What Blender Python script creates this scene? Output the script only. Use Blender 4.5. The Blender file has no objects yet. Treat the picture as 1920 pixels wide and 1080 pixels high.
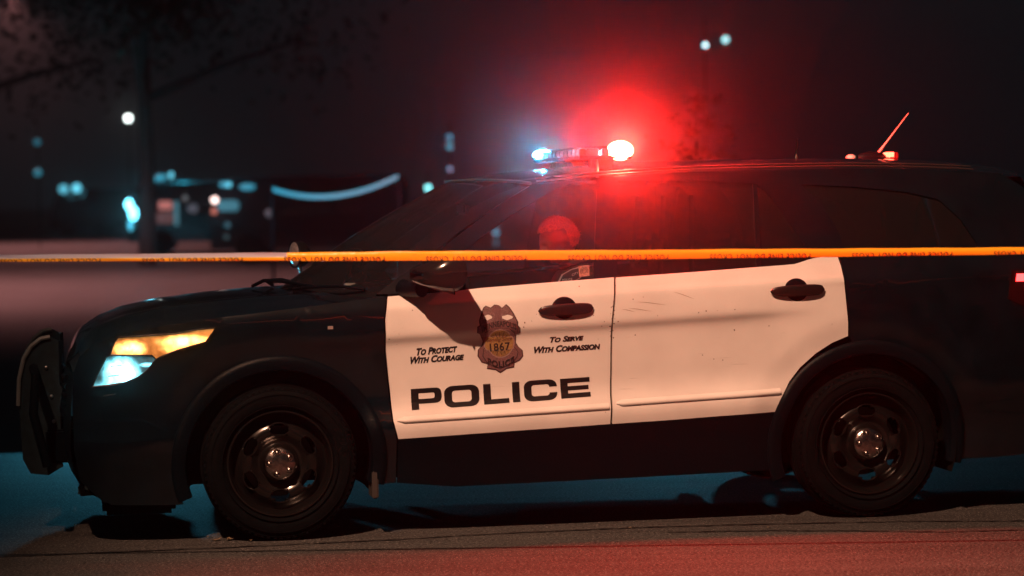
import bpy, bmesh, math, random
from mathutils import Vector, Matrix
R = math.radians
SC = bpy.context.scene
COL = SC.collection

# ------------------------------------------------------------------ camera
CAM_H, CAM_PITCH, CAM_ROLL = 1.602, -2.2314, -0.881
cd = bpy.data.cameras.new('camera'); cam = bpy.data.objects.new('camera', cd); COL.objects.link(cam)
cd.lens = 85; cd.sensor_width = 36; cd.clip_start = 0.1; cd.clip_end = 2000
cam.matrix_world = Matrix.Translation((0, 0, CAM_H)) @ Matrix.Rotation(R(90 + CAM_PITCH), 4, 'X') @ Matrix.Rotation(R(CAM_ROLL), 4, 'Z')
cd.dof.use_dof = True; cd.dof.focus_distance = 11.6; cd.dof.aperture_fstop = 1.8
SC.camera = cam
SC.view_settings.view_transform = 'Standard'; SC.view_settings.look = 'None'
SC.view_settings.exposure = 0; SC.view_settings.gamma = 1
SC.render.engine = 'CYCLES'
SC.cycles.use_denoising = True
SC.cycles.max_bounces = 8; SC.cycles.transparent_max_bounces = 24; SC.cycles.volume_bounces = 0
SC.cycles.sample_clamp_indirect = 3; SC.cycles.caustics_reflective = False; SC.cycles.caustics_refractive = False
# ------------------------------------------------------------------ night sky
wd = bpy.data.worlds.new('World'); SC.world = wd; wd.use_nodes = True
bg = wd.node_tree.nodes['Background']; bg.inputs[0].default_value = (.45, .88, 1.10, 1); bg.inputs[1].default_value = .0088

# pose of the patrol car
CAR = Matrix.Translation((.1496, 12.416, 0)) @ Matrix.Rotation(R(10), 4, 'Z')
def cw(x, y, z): return CAR @ Vector((x, y, z))

def lamp(name, kind, loc, color, watts, size=.05, target=None, cone=60, blend=.3, parent=None):
    l = bpy.data.lights.new(name, kind); l.color = color; l.energy = watts
    l.shadow_soft_size = size
    o = bpy.data.objects.new(name, l); COL.objects.link(o); o.location = loc
    if kind == 'SPOT':
        l.spot_size = R(cone); l.spot_blend = blend
        o.rotation_euler = (Vector(target) - Vector(loc)).to_track_quat('-Z', 'Y').to_euler()
    return o
WARM = (1.0, .50, .31)
KEY = cw(-5.2, -9.6, 10.9)
lamp('street_light_glow', 'SPOT', KEY, WARM, 12300, .09, cw(1.0, -1.4, .3), 33, .8)

PROF=[(.0,.90),(.15,.92),(.28,.935),(.40,.955),(.46,.971),(.53,.988),(.57,.989),(.60,.979),(.65,.960),(.70,.953),(.78,.956),(.88,.962),(.93,.967),(.955,.974),(.972,.984),(.988,.990),(1.02,.991),(1.09,.986),(1.122,.980),(1.14,.970),(1.19,.945),(1.22,.930),(1.40,.868),(1.55,.80),(1.66,.73),(1.72,.66),(1.80,.50)]
def _cr(z,P):
    if z<=P[0][0]: return P[0][1]
    if z>=P[-1][0]: return P[-1][1]
    for i in range(len(P)-1):
        if P[i][0]<=z<=P[i+1][0]: break
    x0,y0=P[max(i-1,0)];x1,y1=P[i];x2,y2=P[i+1];x3,y3=P[min(i+2,len(P)-1)]
    h=x2-x1; m1=(y2-y0)/max(x2-x0,1e-6); m2=(y3-y1)/max(x3-x1,1e-6); t=(z-x1)/h
    return (2*t**3-3*t*t+1)*y1+(t**3-2*t*t+t)*h*m1+(3*t*t-2*t**3)*y2+(t**3-t*t)*h*m2
def S(x,z):
    """half width of the car body at length x and height z (returned negative: near side)"""
    zz=z-.042*(x-.15)          # the body lines rise toward the rear
    w=_cr(zz,PROF)
    # crease and tuck fade out towards the rear arch and the front fender
    a=min(max((x-.75)/.5,0),1); b=min(max((-1.0-x)/.5,0),1); k=max(a*a*(3-2*a),b*b*(3-2*b)*.8)
    if .56<zz<1.1:
        lin=.992+(.983-.992)*(zz-.56)/.54
        w=w*(1-k)+lin*k
    for cx in (-1.43,1.43):     # the skin turns in toward the wheel arches
        d=math.hypot(x-cx,z-.3635)
        if d<.64 and z<1.1: t=max(0,(d-.49)/.15); w-=.016*(1-t*t*(3-2*t))
    if x<-1.5: w-=.115*((-1.5-x)/.9)**2.2
    if x<-2.2: w-=.9*(-2.2-x)**2
    if x>1.5: w-=.07*((x-1.5)/1.0)**2
    if x>2.3: w-=1.5*(x-2.3)**2
    if zz>1.15: w-=.05*min(max((-.2-x)/.8,0),1)*(1 if zz>1.25 else (zz-1.15)/.1)*0
    return -w

OUT = {
'front_door': [[-0.912,1.13],[-0.928,1.022],[-0.925,0.871],[-0.909,0.694],[-0.897,0.545],[-0.876,0.461],[-0.616,0.471],[-0.361,0.481],[-0.104,0.49],[0.139,0.5],[0.149,0.739],[0.152,0.996],[0.176,1.197],[0.043,1.189],[-0.087,1.182],[-0.216,1.175],[-0.344,1.167],[-0.472,1.16],[-0.575,1.15],[-0.753,1.139]],
'rear_door': [[0.186,1.196],[0.162,0.996],[0.159,0.739],[0.15,0.5],[0.416,0.509],[0.679,0.521],[0.962,0.532],[0.971,0.568],[0.989,0.604],[1.031,0.677],[1.084,0.742],[1.163,0.81],[1.243,0.858],[1.324,0.889],[1.322,0.954],[1.314,1.045],[1.305,1.148],[1.3,1.225],[1.292,1.271],[1.209,1.273],[1.168,1.268],[1.133,1.259],[1.099,1.249],[1.071,1.242],[1.018,1.238],[0.938,1.234],[0.566,1.214]],
'a_pillar': [[-0.918,1.14],[-0.822,1.219],[-0.717,1.292],[-0.582,1.392],[-0.446,1.486],[-0.308,1.573],[-0.168,1.648],[-0.07,1.685],[0.028,1.652],[-0.096,1.608],[-0.29,1.504],[-0.454,1.395],[-0.589,1.292],[-0.684,1.212],[-0.74,1.143],[-0.803,1.137],[-0.879,1.134]],
'front_window': [[-0.74,1.143],[-0.684,1.212],[-0.589,1.292],[-0.454,1.395],[-0.29,1.504],[-0.096,1.608],[0.028,1.652],[0.144,1.659],[0.111,1.451],[0.077,1.189],[-0.216,1.175],[-0.574,1.152]],
'b_pillar': [[0.144,1.659],[0.253,1.662],[0.223,1.449],[0.194,1.199],[0.077,1.191],[0.111,1.451]],
'rear_window': [[0.253,1.662],[0.621,1.654],[0.913,1.634],[0.898,1.489],[0.88,1.236],[0.566,1.216],[0.194,1.199]],
'window_bar': [[0.913,1.634],[0.933,1.631],[0.922,1.489],[0.903,1.235],[0.88,1.236],[0.898,1.489]],
'door_quarter_glass': [[0.933,1.631],[0.982,1.586],[1.036,1.5],[1.091,1.408],[1.13,1.325],[1.133,1.264],[1.072,1.245],[0.903,1.235],[0.922,1.489]],
'c_pillar': [[0.933,1.631],[1.15,1.626],[1.242,1.535],[1.305,1.405],[1.343,1.27],[1.292,1.271],[1.209,1.273],[1.133,1.261],[1.13,1.325],[1.091,1.408],[1.036,1.5],[0.982,1.586]],
'rear_quarter_glass': [[1.15,1.626],[1.417,1.611],[1.684,1.581],[1.843,1.542],[1.939,1.446],[2.019,1.314],[1.999,1.278],[1.639,1.269],[1.343,1.27],[1.305,1.405],[1.242,1.535]],
'fender_door_edge': [[-0.917,1.13],[-0.936,1.022],[-0.933,0.871],[-0.917,0.694],[-0.904,0.545],[-0.883,0.459]],
'quarter_door_edge': [[1.302,1.266],[1.308,1.225],[1.313,1.148],[1.322,1.045],[1.33,0.954],[1.332,0.884]],
'amber': [[-2.201,0.889],[-2.176,0.948],[-2.161,0.968],[-2.045,0.973],[-1.899,0.98],[-1.801,0.998],[-1.723,1.004],[-1.733,0.982],[-1.766,0.941],[-1.827,0.925],[-1.9,0.904],[-1.974,0.876],[-1.993,0.866],[-2.01,0.884]],
'lowlamp': [[-2.284,0.742],[-2.254,0.803],[-2.216,0.877],[-2.201,0.887],[-2.01,0.881],[-1.993,0.866],[-2.013,0.842],[-2.036,0.813],[-2.073,0.786],[-2.134,0.762],[-2.219,0.749]],
'headlamp_housing': [[-2.294,0.734],[-2.259,0.808],[-2.208,0.902],[-2.18,0.96],[-2.161,0.975],[-1.899,0.99],[-1.713,1.011],[-1.724,0.977],[-1.759,0.931],[-1.852,0.905],[-1.969,0.863],[-2.014,0.805],[-2.068,0.779],[-2.134,0.755]],
'police_box': [[-0.809,0.592],[0.051,0.631],[0.047,0.727],[-0.811,0.694]],
'protect': [[-0.784,0.849],[-0.587,0.861],[-0.589,0.897],[-0.782,0.884]],
'courage': [[-0.815,0.81],[-0.556,0.823],[-0.556,0.856],[-0.812,0.845]],
'serve': [[-0.146,0.893],[0.019,0.901],[0.019,0.929],[-0.144,0.921]],
'compassion': [[-0.224,0.844],[0.102,0.856],[0.099,0.889],[-0.221,0.877]],
'badge': [[-0.493,0.758],[-0.262,0.777],[-0.281,1.077],[-0.506,1.062]],
'mold_f': [[-0.88,0.549],[0.132,0.585]],
'mold_r': [[0.172,0.598],[0.982,0.63]],
'handle_f': [[-0.205,1.047],[0.063,1.056],[-0.077,1.052]],
'handle_r': [[0.931,1.113],[1.203,1.119],[1.064,1.115]],
'shield': [[-0.383,0.755],[-0.406,0.77],[-0.447,0.777],[-0.444,0.799],[-0.472,0.808],[-0.492,0.839],[-0.49,0.869],[-0.472,0.889],[-0.467,0.909],[-0.482,0.943],[-0.497,0.951],[-0.495,0.981],[-0.469,0.993],[-0.474,1.011],[-0.456,1.003],[-0.418,1.007],[-0.387,1.014],[-0.354,1.011],[-0.329,1.002],[-0.314,1.007],[-0.306,0.989],[-0.289,0.969],[-0.287,0.945],[-0.307,0.938],[-0.308,0.9],[-0.295,0.879],[-0.275,0.861],[-0.272,0.833],[-0.288,0.813],[-0.314,0.801],[-0.316,0.781],[-0.352,0.774]],
'wing_l': [[-0.492,1.001],[-0.484,1.036],[-0.472,1.069],[-0.459,1.076],[-0.45,1.06],[-0.43,1.055],[-0.415,1.035],[-0.436,1.025],[-0.472,1.011]],
'wing_r': [[-0.299,0.992],[-0.31,1.037],[-0.327,1.065],[-0.347,1.078],[-0.368,1.076],[-0.379,1.059],[-0.364,1.033],[-0.333,1.033],[-0.314,1.012]],
'eagle': [[-0.416,1.072],[-0.401,1.082],[-0.383,1.074],[-0.379,1.054],[-0.385,1.029],[-0.377,1.014],[-0.4,1.009],[-0.416,1.012],[-0.41,1.035],[-0.424,1.055]],
'band': [[-0.477,0.981],[-0.431,0.997],[-0.388,1.001],[-0.342,0.998],[-0.299,0.974],[-0.3,0.948],[-0.342,0.968],[-0.388,0.974],[-0.432,0.967],[-0.472,0.95]],
'plate': [[-0.459,0.909],[-0.45,0.929],[-0.404,0.933],[-0.322,0.928],[-0.313,0.905],[-0.318,0.87],[-0.365,0.863],[-0.449,0.865],[-0.462,0.883]],
'centre': [[-0.318,0.895],[-0.322,0.916],[-0.332,0.936],[-0.347,0.952],[-0.366,0.962],[-0.386,0.966],[-0.405,0.963],[-0.423,0.954],[-0.436,0.939],[-0.444,0.92],[-0.446,0.898],[-0.443,0.877],[-0.434,0.858],[-0.42,0.842],[-0.403,0.832],[-0.383,0.828],[-0.363,0.831],[-0.345,0.84],[-0.331,0.855],[-0.322,0.874]],
'inner': [[-0.383,0.775],[-0.416,0.786],[-0.449,0.807],[-0.469,0.838],[-0.464,0.871],[-0.449,0.893],[-0.449,0.924],[-0.462,0.95],[-0.419,0.98],[-0.388,0.984],[-0.35,0.978],[-0.313,0.946],[-0.321,0.915],[-0.316,0.88],[-0.295,0.854],[-0.301,0.828],[-0.321,0.806],[-0.352,0.787]],
'win_sticker': [[0.011,1.253],[0.063,1.257],[0.061,1.206],[0.011,1.202]],
't1867': [[-0.432,0.86],[-0.335,0.864],[-0.338,0.903],[-0.435,0.898]],
'tserving': [[-0.448,0.9],[-0.326,0.906],[-0.328,0.929],[-0.45,0.923]],
'tminn': [[-0.466,0.964],[-0.308,0.971],[-0.31,0.999],[-0.468,0.992]],
'tpolice': [[-0.443,0.792],[-0.315,0.798],[-0.317,0.828],[-0.445,0.823]],
'crown': [[-0.475,0.971],[-0.485,0.984],[-0.487,1.009],[-0.476,1.041],[-0.465,1.068],[-0.452,1.078],[-0.429,1.068],[-0.411,1.082],[-0.391,1.079],[-0.376,1.066],[-0.355,1.083],[-0.34,1.07],[-0.32,1.04],[-0.299,0.997],[-0.301,0.969],[-0.388,0.979]],
'gap_l': [[-0.424,1.022],[-0.427,1.017],[-0.436,1.014],[-0.446,1.009],[-0.456,1.013],[-0.466,1.018],[-0.465,1.023],[-0.466,1.03],[-0.455,1.031],[-0.445,1.036],[-0.436,1.034],[-0.425,1.027]],
'gap_r': [[-0.325,1.02],[-0.328,1.015],[-0.339,1.012],[-0.352,1.007],[-0.364,1.011],[-0.377,1.017],[-0.376,1.021],[-0.377,1.027],[-0.363,1.029],[-0.351,1.033],[-0.34,1.031],[-0.325,1.024]],
'chips_r': [[0.308,1.101],[0.376,1.011],[0.271,0.92],[0.76,0.931],[0.577,1.021],[0.614,1.028],[0.669,1.029],[0.756,1.032],[0.93,0.948],[1.241,0.949],[0.179,1.159],[0.164,1.082],[0.161,1.061],[0.166,1.041],[0.16,1.021],[0.167,1.001],[0.163,0.978],[0.161,0.944],[0.164,0.91],[0.183,0.987]],
'chips_f': [[-0.235,1.0],[-0.211,1.032],[-0.273,0.973],[-0.268,0.993],[0.064,1.021],[0.003,1.158],[-0.371,1.158],[-0.912,0.932],[0.151,1.057],[0.147,1.026],[0.152,1.001],[0.146,0.965],[0.151,0.918],[0.116,0.989],[-0.069,0.919]],
'scr': [[0.278,1.079],[0.416,1.063],[0.233,1.05],[0.347,1.034],[0.202,1.045],[0.264,1.034],[0.455,1.123],[0.558,1.088]],
}


# ------------------------------------------------------------------ materials
MATS = {}
def mat(name, color, rough=.5, metal=0, coat=0, spec=.5, noise=0, nscale=40, bump=0, emit=None, estr=0, trans=0, subs=None):
    if name in MATS: return MATS[name]
    m = bpy.data.materials.new(name); m.use_nodes = True; nt = m.node_tree; b = nt.nodes['Principled BSDF']
    b.inputs['Base Color'].default_value = (*color, 1); b.inputs['Roughness'].default_value = rough
    b.inputs['Metallic'].default_value = metal; b.inputs['Coat Weight'].default_value = coat; b.inputs['Coat Roughness'].default_value = .06
    b.inputs['Specular IOR Level'].default_value = spec
    if trans: b.inputs['Transmission Weight'].default_value = trans
    tc = nt.nodes.new('ShaderNodeTexCoord'); nz = nt.nodes.new('ShaderNodeTexNoise')
    nz.inputs['Scale'].default_value = nscale; nz.inputs['Detail'].default_value = 6
    nt.links.new(tc.outputs['Object'], nz.inputs['Vector'])
    amt = noise or .12
    mr = nt.nodes.new('ShaderNodeMapRange'); mr.inputs[1].default_value = .3; mr.inputs[2].default_value = .7
    mr.inputs[3].default_value = 1 - amt; mr.inputs[4].default_value = 1 + amt
    mx = nt.nodes.new('ShaderNodeMix'); mx.data_type = 'RGBA'; mx.blend_type = 'MULTIPLY'; mx.inputs[0].default_value = 1
    mx.inputs[6].default_value = (*color, 1)
    nt.links.new(nz.outputs[0], mr.inputs[0]); nt.links.new(mr.outputs[0], mx.inputs[7]); nt.links.new(mx.outputs[2], b.inputs['Base Color'])
    if bump:
        bp = nt.nodes.new('ShaderNodeBump'); bp.inputs['Strength'].default_value = bump; bp.inputs['Distance'].default_value = .01
        nt.links.new(nz.outputs[0], bp.inputs['Height']); nt.links.new(bp.outputs[0], b.inputs['Normal'])
    if emit:
        b.inputs['Emission Color'].default_value = (*emit, 1); b.inputs['Emission Strength'].default_value = estr
    MATS[name] = m; return m
def glass(name, tint, gloss_rough=.02, ior=1.45, diffuse_mix=.012):
    if name in MATS: return MATS[name]
    m = bpy.data.materials.new(name); m.use_nodes = True; nt = m.node_tree; nt.nodes.clear()
    o = nt.nodes.new('ShaderNodeOutputMaterial'); mx = nt.nodes.new('ShaderNodeMixShader')
    t = nt.nodes.new('ShaderNodeBsdfTransparent'); t.inputs[0].default_value = (*tint, 1)
    g = nt.nodes.new('ShaderNodeBsdfGlossy'); g.inputs['Roughness'].default_value = gloss_rough
    f = nt.nodes.new('ShaderNodeFresnel'); f.inputs[0].default_value = ior
    nt.links.new(f.outputs[0], mx.inputs[0]); nt.links.new(t.outputs[0], mx.inputs[1]); nt.links.new(g.outputs[0], mx.inputs[2])
    d = nt.nodes.new('ShaderNodeBsdfDiffuse'); d.inputs[0].default_value = (.5, .62, .75, 1); m2 = nt.nodes.new('ShaderNodeMixShader'); m2.inputs[0].default_value = diffuse_mix  # even diffuse share lifts the tone of the dark glass
    nt.links.new(mx.outputs[0], m2.inputs[1]); nt.links.new(d.outputs[0], m2.inputs[2])
    nt.links.new(m2.outputs[0], o.inputs[0]); MATS[name] = m; return m
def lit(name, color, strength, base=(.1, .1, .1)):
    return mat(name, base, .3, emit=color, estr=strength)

M_BLACK = mat('black_car_paint', (.0020, .0062, .0105), .22, coat=.8, spec=.25, noise=.3, nscale=9)
M_TRIM = mat('black_plastic_trim', (.0018, .0050, .0085), .42, noise=.25, nscale=90, bump=.15, spec=.08)
M_TYRE = mat('tyre_rubber', (.0016, .0028, .004), .85, noise=.4, nscale=30, bump=.4, spec=.08)
M_STEEL = mat('black_steel_rim', (.006, .006, .0065), .24, metal=0, coat=.3, spec=.45)
M_CHROME = mat('chrome_hub_cap', (.42, .38, .37), .24, metal=1, noise=.35, nscale=60, bump=.2)
M_HAND = mat('handle_plastic', (.010, .008, .009), .3, coat=.4)
M_DARK = mat('dark_interior', (.003, .003, .003), .8, spec=.1)
M_INK = mat('black_lettering', (.008, .008, .01), .45, spec=.3)
M_PUSH = mat('coated_steel_plate', (.015, .034, .045), .42, metal=.3, noise=.3, nscale=25, bump=.1)
M_BOLT = mat('zinc_bolt', (.5, .5, .5), .3, metal=1)

def white_paint():
    m = bpy.data.materials.new('white_door_paint'); m.use_nodes = True; nt = m.node_tree; b = nt.nodes['Principled BSDF']; N = nt.nodes.new; L = nt.links.new
    b.inputs['Roughness'].default_value = .38; b.inputs['Coat Weight'].default_value = .12; b.inputs['Specular IOR Level'].default_value = .35
    tc = N('ShaderNodeTexCoord')
    n1 = N('ShaderNodeTexNoise'); n1.inputs['Scale'].default_value = 5; n1.inputs['Detail'].default_value = 8
    n2 = N('ShaderNodeTexVoronoi'); n2.inputs['Scale'].default_value = 26; n2.inputs['Randomness'].default_value = 1
    n3 = N('ShaderNodeTexNoise'); n3.inputs['Scale'].default_value = 3.1; n3.inputs['Detail'].default_value = 2
    mp = N('ShaderNodeMapping'); mp.inputs['Scale'].default_value = (4, 4, 130); mp.inputs['Rotation'].default_value = (0, R(-9), 0)
    n4 = N('ShaderNodeTexNoise'); n4.inputs['Scale'].default_value = 1; n4.inputs['Detail'].default_value = 3
    L(tc.outputs['Object'], mp.inputs[0]); L(mp.outputs[0], n4.inputs['Vector'])
    for n in (n1, n2, n3): L(tc.outputs['Object'], n.inputs['Vector'])
    def ramp(src, a, c, lo, hi):
        r = N('ShaderNodeMapRange'); r.inputs[1].default_value = a; r.inputs[2].default_value = c; r.inputs[3].default_value = lo; r.inputs[4].default_value = hi
        L(src, r.inputs[0]); return r.outputs[0]
    def mul(a, c):
        r = N('ShaderNodeMath'); r.operation = 'MULTIPLY'; L(a, r.inputs[0]); L(c, r.inputs[1]); return r.outputs[0]
    def mx(a, c):
        r = N('ShaderNodeMath'); r.operation = 'MAXIMUM'; L(a, r.inputs[0]); L(c, r.inputs[1]); return r.outputs[0]
    film = ramp(n1.outputs[0], .35, .7, 1, .9)
    chips = mx(ramp(n2.outputs['Distance'], .055, .085, .15, 1), ramp(n3.outputs[0], .60, .63, 1, 0))   # stone chips, only in some patches
    scr = mx(ramp(n4.outputs[0], .70, .74, 1, .72), ramp(n3.outputs[0], .50, .56, 1, 0))
    v = mul(mul(film, chips), scr)
    c = N('ShaderNodeMix'); c.data_type = 'RGBA'; c.inputs[6].default_value = (.05, .03, .025, 1); c.inputs[7].default_value = (.80, .78, .755, 1)
    L(v, c.inputs[0]); L(c.outputs[2], b.inputs['Base Color'])
    return m
M_WHITE = white_paint()
G_FRONT = glass('side_window_glass', (.62, .66, .68)); G_REAR = glass('privacy_window_glass', (.10, .10, .11)); G_SHIELD = glass('windshield_glass', (.5, .54, .55))

# ------------------------------------------------------------------ helpers
def link(o, parent=None):
    COL.objects.link(o)
    if parent is not None: o.parent = parent
    return o
def tag(o, label=None, cat=None, group=None, kind=None):
    if label: o['label'] = label
    if cat: o['category'] = cat
    if group: o['group'] = group
    if kind: o['kind'] = kind
    return o
def empty(name, loc=(0, 0, 0), rz=0, parent=None):
    o = bpy.data.objects.new(name, None); o.location = loc; o.rotation_euler = (0, 0, rz); o.empty_display_size = .2
    return link(o, parent)
def obj(name, verts, faces, m, parent=None, smooth=True, split=38, recalc=True, thick=0):
    me = bpy.data.meshes.new(name)
    if isinstance(verts, bmesh.types.BMesh): bm = verts
    else:
        me.from_pydata([tuple(v) for v in verts], [], faces); bm = bmesh.new(); bm.from_mesh(me)
    if recalc: bmesh.ops.recalc_face_normals(bm, faces=bm.faces)
    bm.to_mesh(me); bm.free()
    if smooth: me.polygons.foreach_set('use_smooth', [True] * len(me.polygons))
    me.materials.append(m)
    o = bpy.data.objects.new(name, me); link(o, parent)
    if thick:
        s = o.modifiers.new('thickness', 'SOLIDIFY'); s.thickness = thick; s.offset = -1
    if smooth and split:
        e = o.modifiers.new('edges', 'EDGE_SPLIT'); e.split_angle = R(split)
    return o
def clip(pts): return pts
def flat_bm(polys, step):
    """polygons in (x,z) -> gridded flat bmesh (x, 0, z)"""
    bm = bmesh.new()
    for p in polys:
        vs = [bm.verts.new((a, 0, c)) for a, c in p]
        try: bm.faces.new(vs)
        except ValueError: pass
    bm.normal_update(); bmesh.ops.triangulate(bm, faces=bm.faces)
    grid_cut(bm, step); return bm
def grid_cut(bm, step):
    if not step or not bm.verts: return
    for ax in (0, 2):
        lo = min(v.co[ax] for v in bm.verts); hi = max(v.co[ax] for v in bm.verts)
        k = math.ceil(lo / step)
        while k * step < hi:
            co = [0, 0, 0]; co[ax] = k * step; no = [0, 0, 0]; no[ax] = 1
            bmesh.ops.bisect_plane(bm, geom=bm.verts[:] + bm.edges[:] + bm.faces[:], plane_co=co, plane_no=no, dist=1e-5)
            k += 1
def drape_bm(bm, off, side):
    for v in bm.verts:
        y = S(v.co.x, v.co.z) - (off(v.co.x, v.co.z) if callable(off) else off)
        v.co.y = y if side < 0 else -y
    bm.normal_update()
    fl = [f for f in bm.faces if f.normal.y * side < 0]
    bmesh.ops.reverse_faces(bm, faces=fl)
def panel(name, polys, m, parent, off=0, thick=.012, step=.035, side=-1, smooth=True):
    if isinstance(polys[0][0], (int, float)): polys = [polys]
    bm = flat_bm(polys, step); drape_bm(bm, off, side)
    return obj(name, bm, None, m, parent, recalc=False, thick=thick, smooth=smooth)
def box_bm(bm, c, s, rot=None, bev=0):
    r = bmesh.ops.create_cube(bm, size=1)
    M = Matrix.Translation(c) @ (rot.to_4x4() if rot else Matrix()) @ Matrix.Diagonal((*s, 1))
    bmesh.ops.transform(bm, matrix=M, verts=r['verts'])
    if bev:
        es = list({e for v in r['verts'] for e in v.link_edges}); bmesh.ops.bevel(bm, geom=es, offset=bev, segments=2, affect='EDGES')
def box(name, c, s, m, parent=None, bev=.01, rot=None):
    bm = bmesh.new(); box_bm(bm, c, s, rot, bev); return obj(name, bm, None, m, parent)
def tube_bm(bm, pts, rad, n=8):
    pts = [Vector(p) for p in pts]; rings = []
    for i, p in enumerate(pts):
        r = rad[i] if isinstance(rad, (list, tuple)) else rad
        d = (pts[min(i + 1, len(pts) - 1)] - pts[max(i - 1, 0)]).normalized()
        a = d.orthogonal().normalized() if i == 0 else (rings_a - d * rings_a.dot(d)).normalized()
        rings_a = a; b = d.cross(a)
        rings.append([bm.verts.new(p + (a * math.cos(t) + b * math.sin(t)) * r) for t in [2 * math.pi * k / n for k in range(n)]])
    for i in range(len(rings) - 1):
        for k in range(n): bm.faces.new((rings[i][k], rings[i][(k + 1) % n], rings[i + 1][(k + 1) % n], rings[i + 1][k]))
    bm.faces.new(rings[0][::-1]); bm.faces.new(rings[-1])
def tube(name, pts, rad, m, parent=None, n=10):
    bm = bmesh.new(); tube_bm(bm, pts, rad, n); return obj(name, bm, None, m, parent)
def ball_bm(bm, c, s, u=20, v=14, rot=None):
    r = bmesh.ops.create_uvsphere(bm, u_segments=u, v_segments=v, radius=1)
    bmesh.ops.transform(bm, matrix=Matrix.Translation(c) @ (rot.to_4x4() if rot else Matrix()) @ Matrix.Diagonal((*s, 1)), verts=r['verts'])
    return r['verts']
def ball(name, c, s, m, parent=None, **k):
    bm = bmesh.new(); ball_bm(bm, c, s, **k); return obj(name, bm, None, m, parent)
def lathe(name, prof, c, m, parent=None, n=64, axis='y', closed=False):
    """profile of (radius, along) about the y axis through c"""
    v = []; f = []; k = len(prof)
    for i in range(n):
        a = 2 * math.pi * i / n
        for r, y in prof: v.append((c[0] + r * math.cos(a), c[1] + y, c[2] + r * math.sin(a)))
    for i in range(n):
        j = (i + 1) % n
        for q in range(k - 1 + (1 if closed else 0)):
            q2 = (q + 1) % k; f.append((i * k + q, j * k + q, j * k + q2, i * k + q2))
    return obj(name, v, f, m, parent)
def grid(name, fn, nu, nv, m, parent=None, thick=.01, flipz=None):
    v = [fn(i / nu, -1 + 2 * j / nv) for i in range(nu + 1) for j in range(nv + 1)]
    f = [(i * (nv + 1) + j, (i + 1) * (nv + 1) + j, (i + 1) * (nv + 1) + j + 1, i * (nv + 1) + j + 1) for i in range(nu) for j in range(nv)]
    me_o = obj(name, v, f, m, parent, recalc=False)
    if flipz: me_o.data.flip_normals()
    return me_o
def lerp_tab(x, T):
    if x <= T[0][0]: return T[0][1]
    for (a, p), (b, q) in zip(T, T[1:]):
        if x <= b: return p + (q - p) * (x - a) / (b - a)
    return T[-1][1]
def text_bm(s, size=1, bold=0, small=False, shear=0, spacing=1):
    c = bpy.data.curves.new('lettering', 'FONT'); c.body = s; c.size = size; c.offset = bold; c.shear = shear; c.space_character = spacing
    c.resolution_u = 4; c.fill_mode = 'FRONT'
    if small:
        c.small_caps_scale = .78
        for i, ch in enumerate(s):
            c.body_format[i].use_small_caps = True
    o = bpy.data.objects.new('lettering', c); COL.objects.link(o)
    dg = bpy.context.evaluated_depsgraph_get(); dg.update()
    me = bpy.data.meshes.new_from_object(o.evaluated_get(dg))
    bm = bmesh.new(); bm.from_mesh(me)
    bpy.data.objects.remove(o); bpy.data.curves.remove(c); bpy.data.meshes.remove(me)
    return bm
def fit_quad(bm, q, step=.03):
    """lay flat (x,y) lettering into the (x,z) quad bl, br, tr, tl"""
    xs = [v.co.x for v in bm.verts]; ys = [v.co.y for v in bm.verts]; x0, x1, y0, y1 = min(xs), max(xs), min(ys), max(ys)
    q = [Vector(p) for p in q]
    for v in bm.verts:
        a = (v.co.x - x0) / (x1 - x0); b = (v.co.y - y0) / (y1 - y0)
        p = (q[0] * (1 - a) + q[1] * a) * (1 - b) + (q[3] * (1 - a) + q[2] * a) * b
        v.co = (p.x, 0, p.y)
    bm.normal_update(); bmesh.ops.triangulate(bm, faces=bm.faces); grid_cut(bm, step)
    return bm
def lettering(name, s, quad, m, parent, off=.0015, **k):
    bm = fit_quad(text_bm(s, **k), quad); drape_bm(bm, off, -1)
    return obj(name, bm, None, m, parent, recalc=False, smooth=False)
def scale_poly(p, k, c=None):
    cx = sum(a for a, b in p) / len(p) if c is None else c[0]; cz = sum(b for a, b in p) / len(p) if c is None else c[1]
    return [(cx + (a - cx) * k, cz + (b - cz) * k) for a, b in p]

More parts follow.
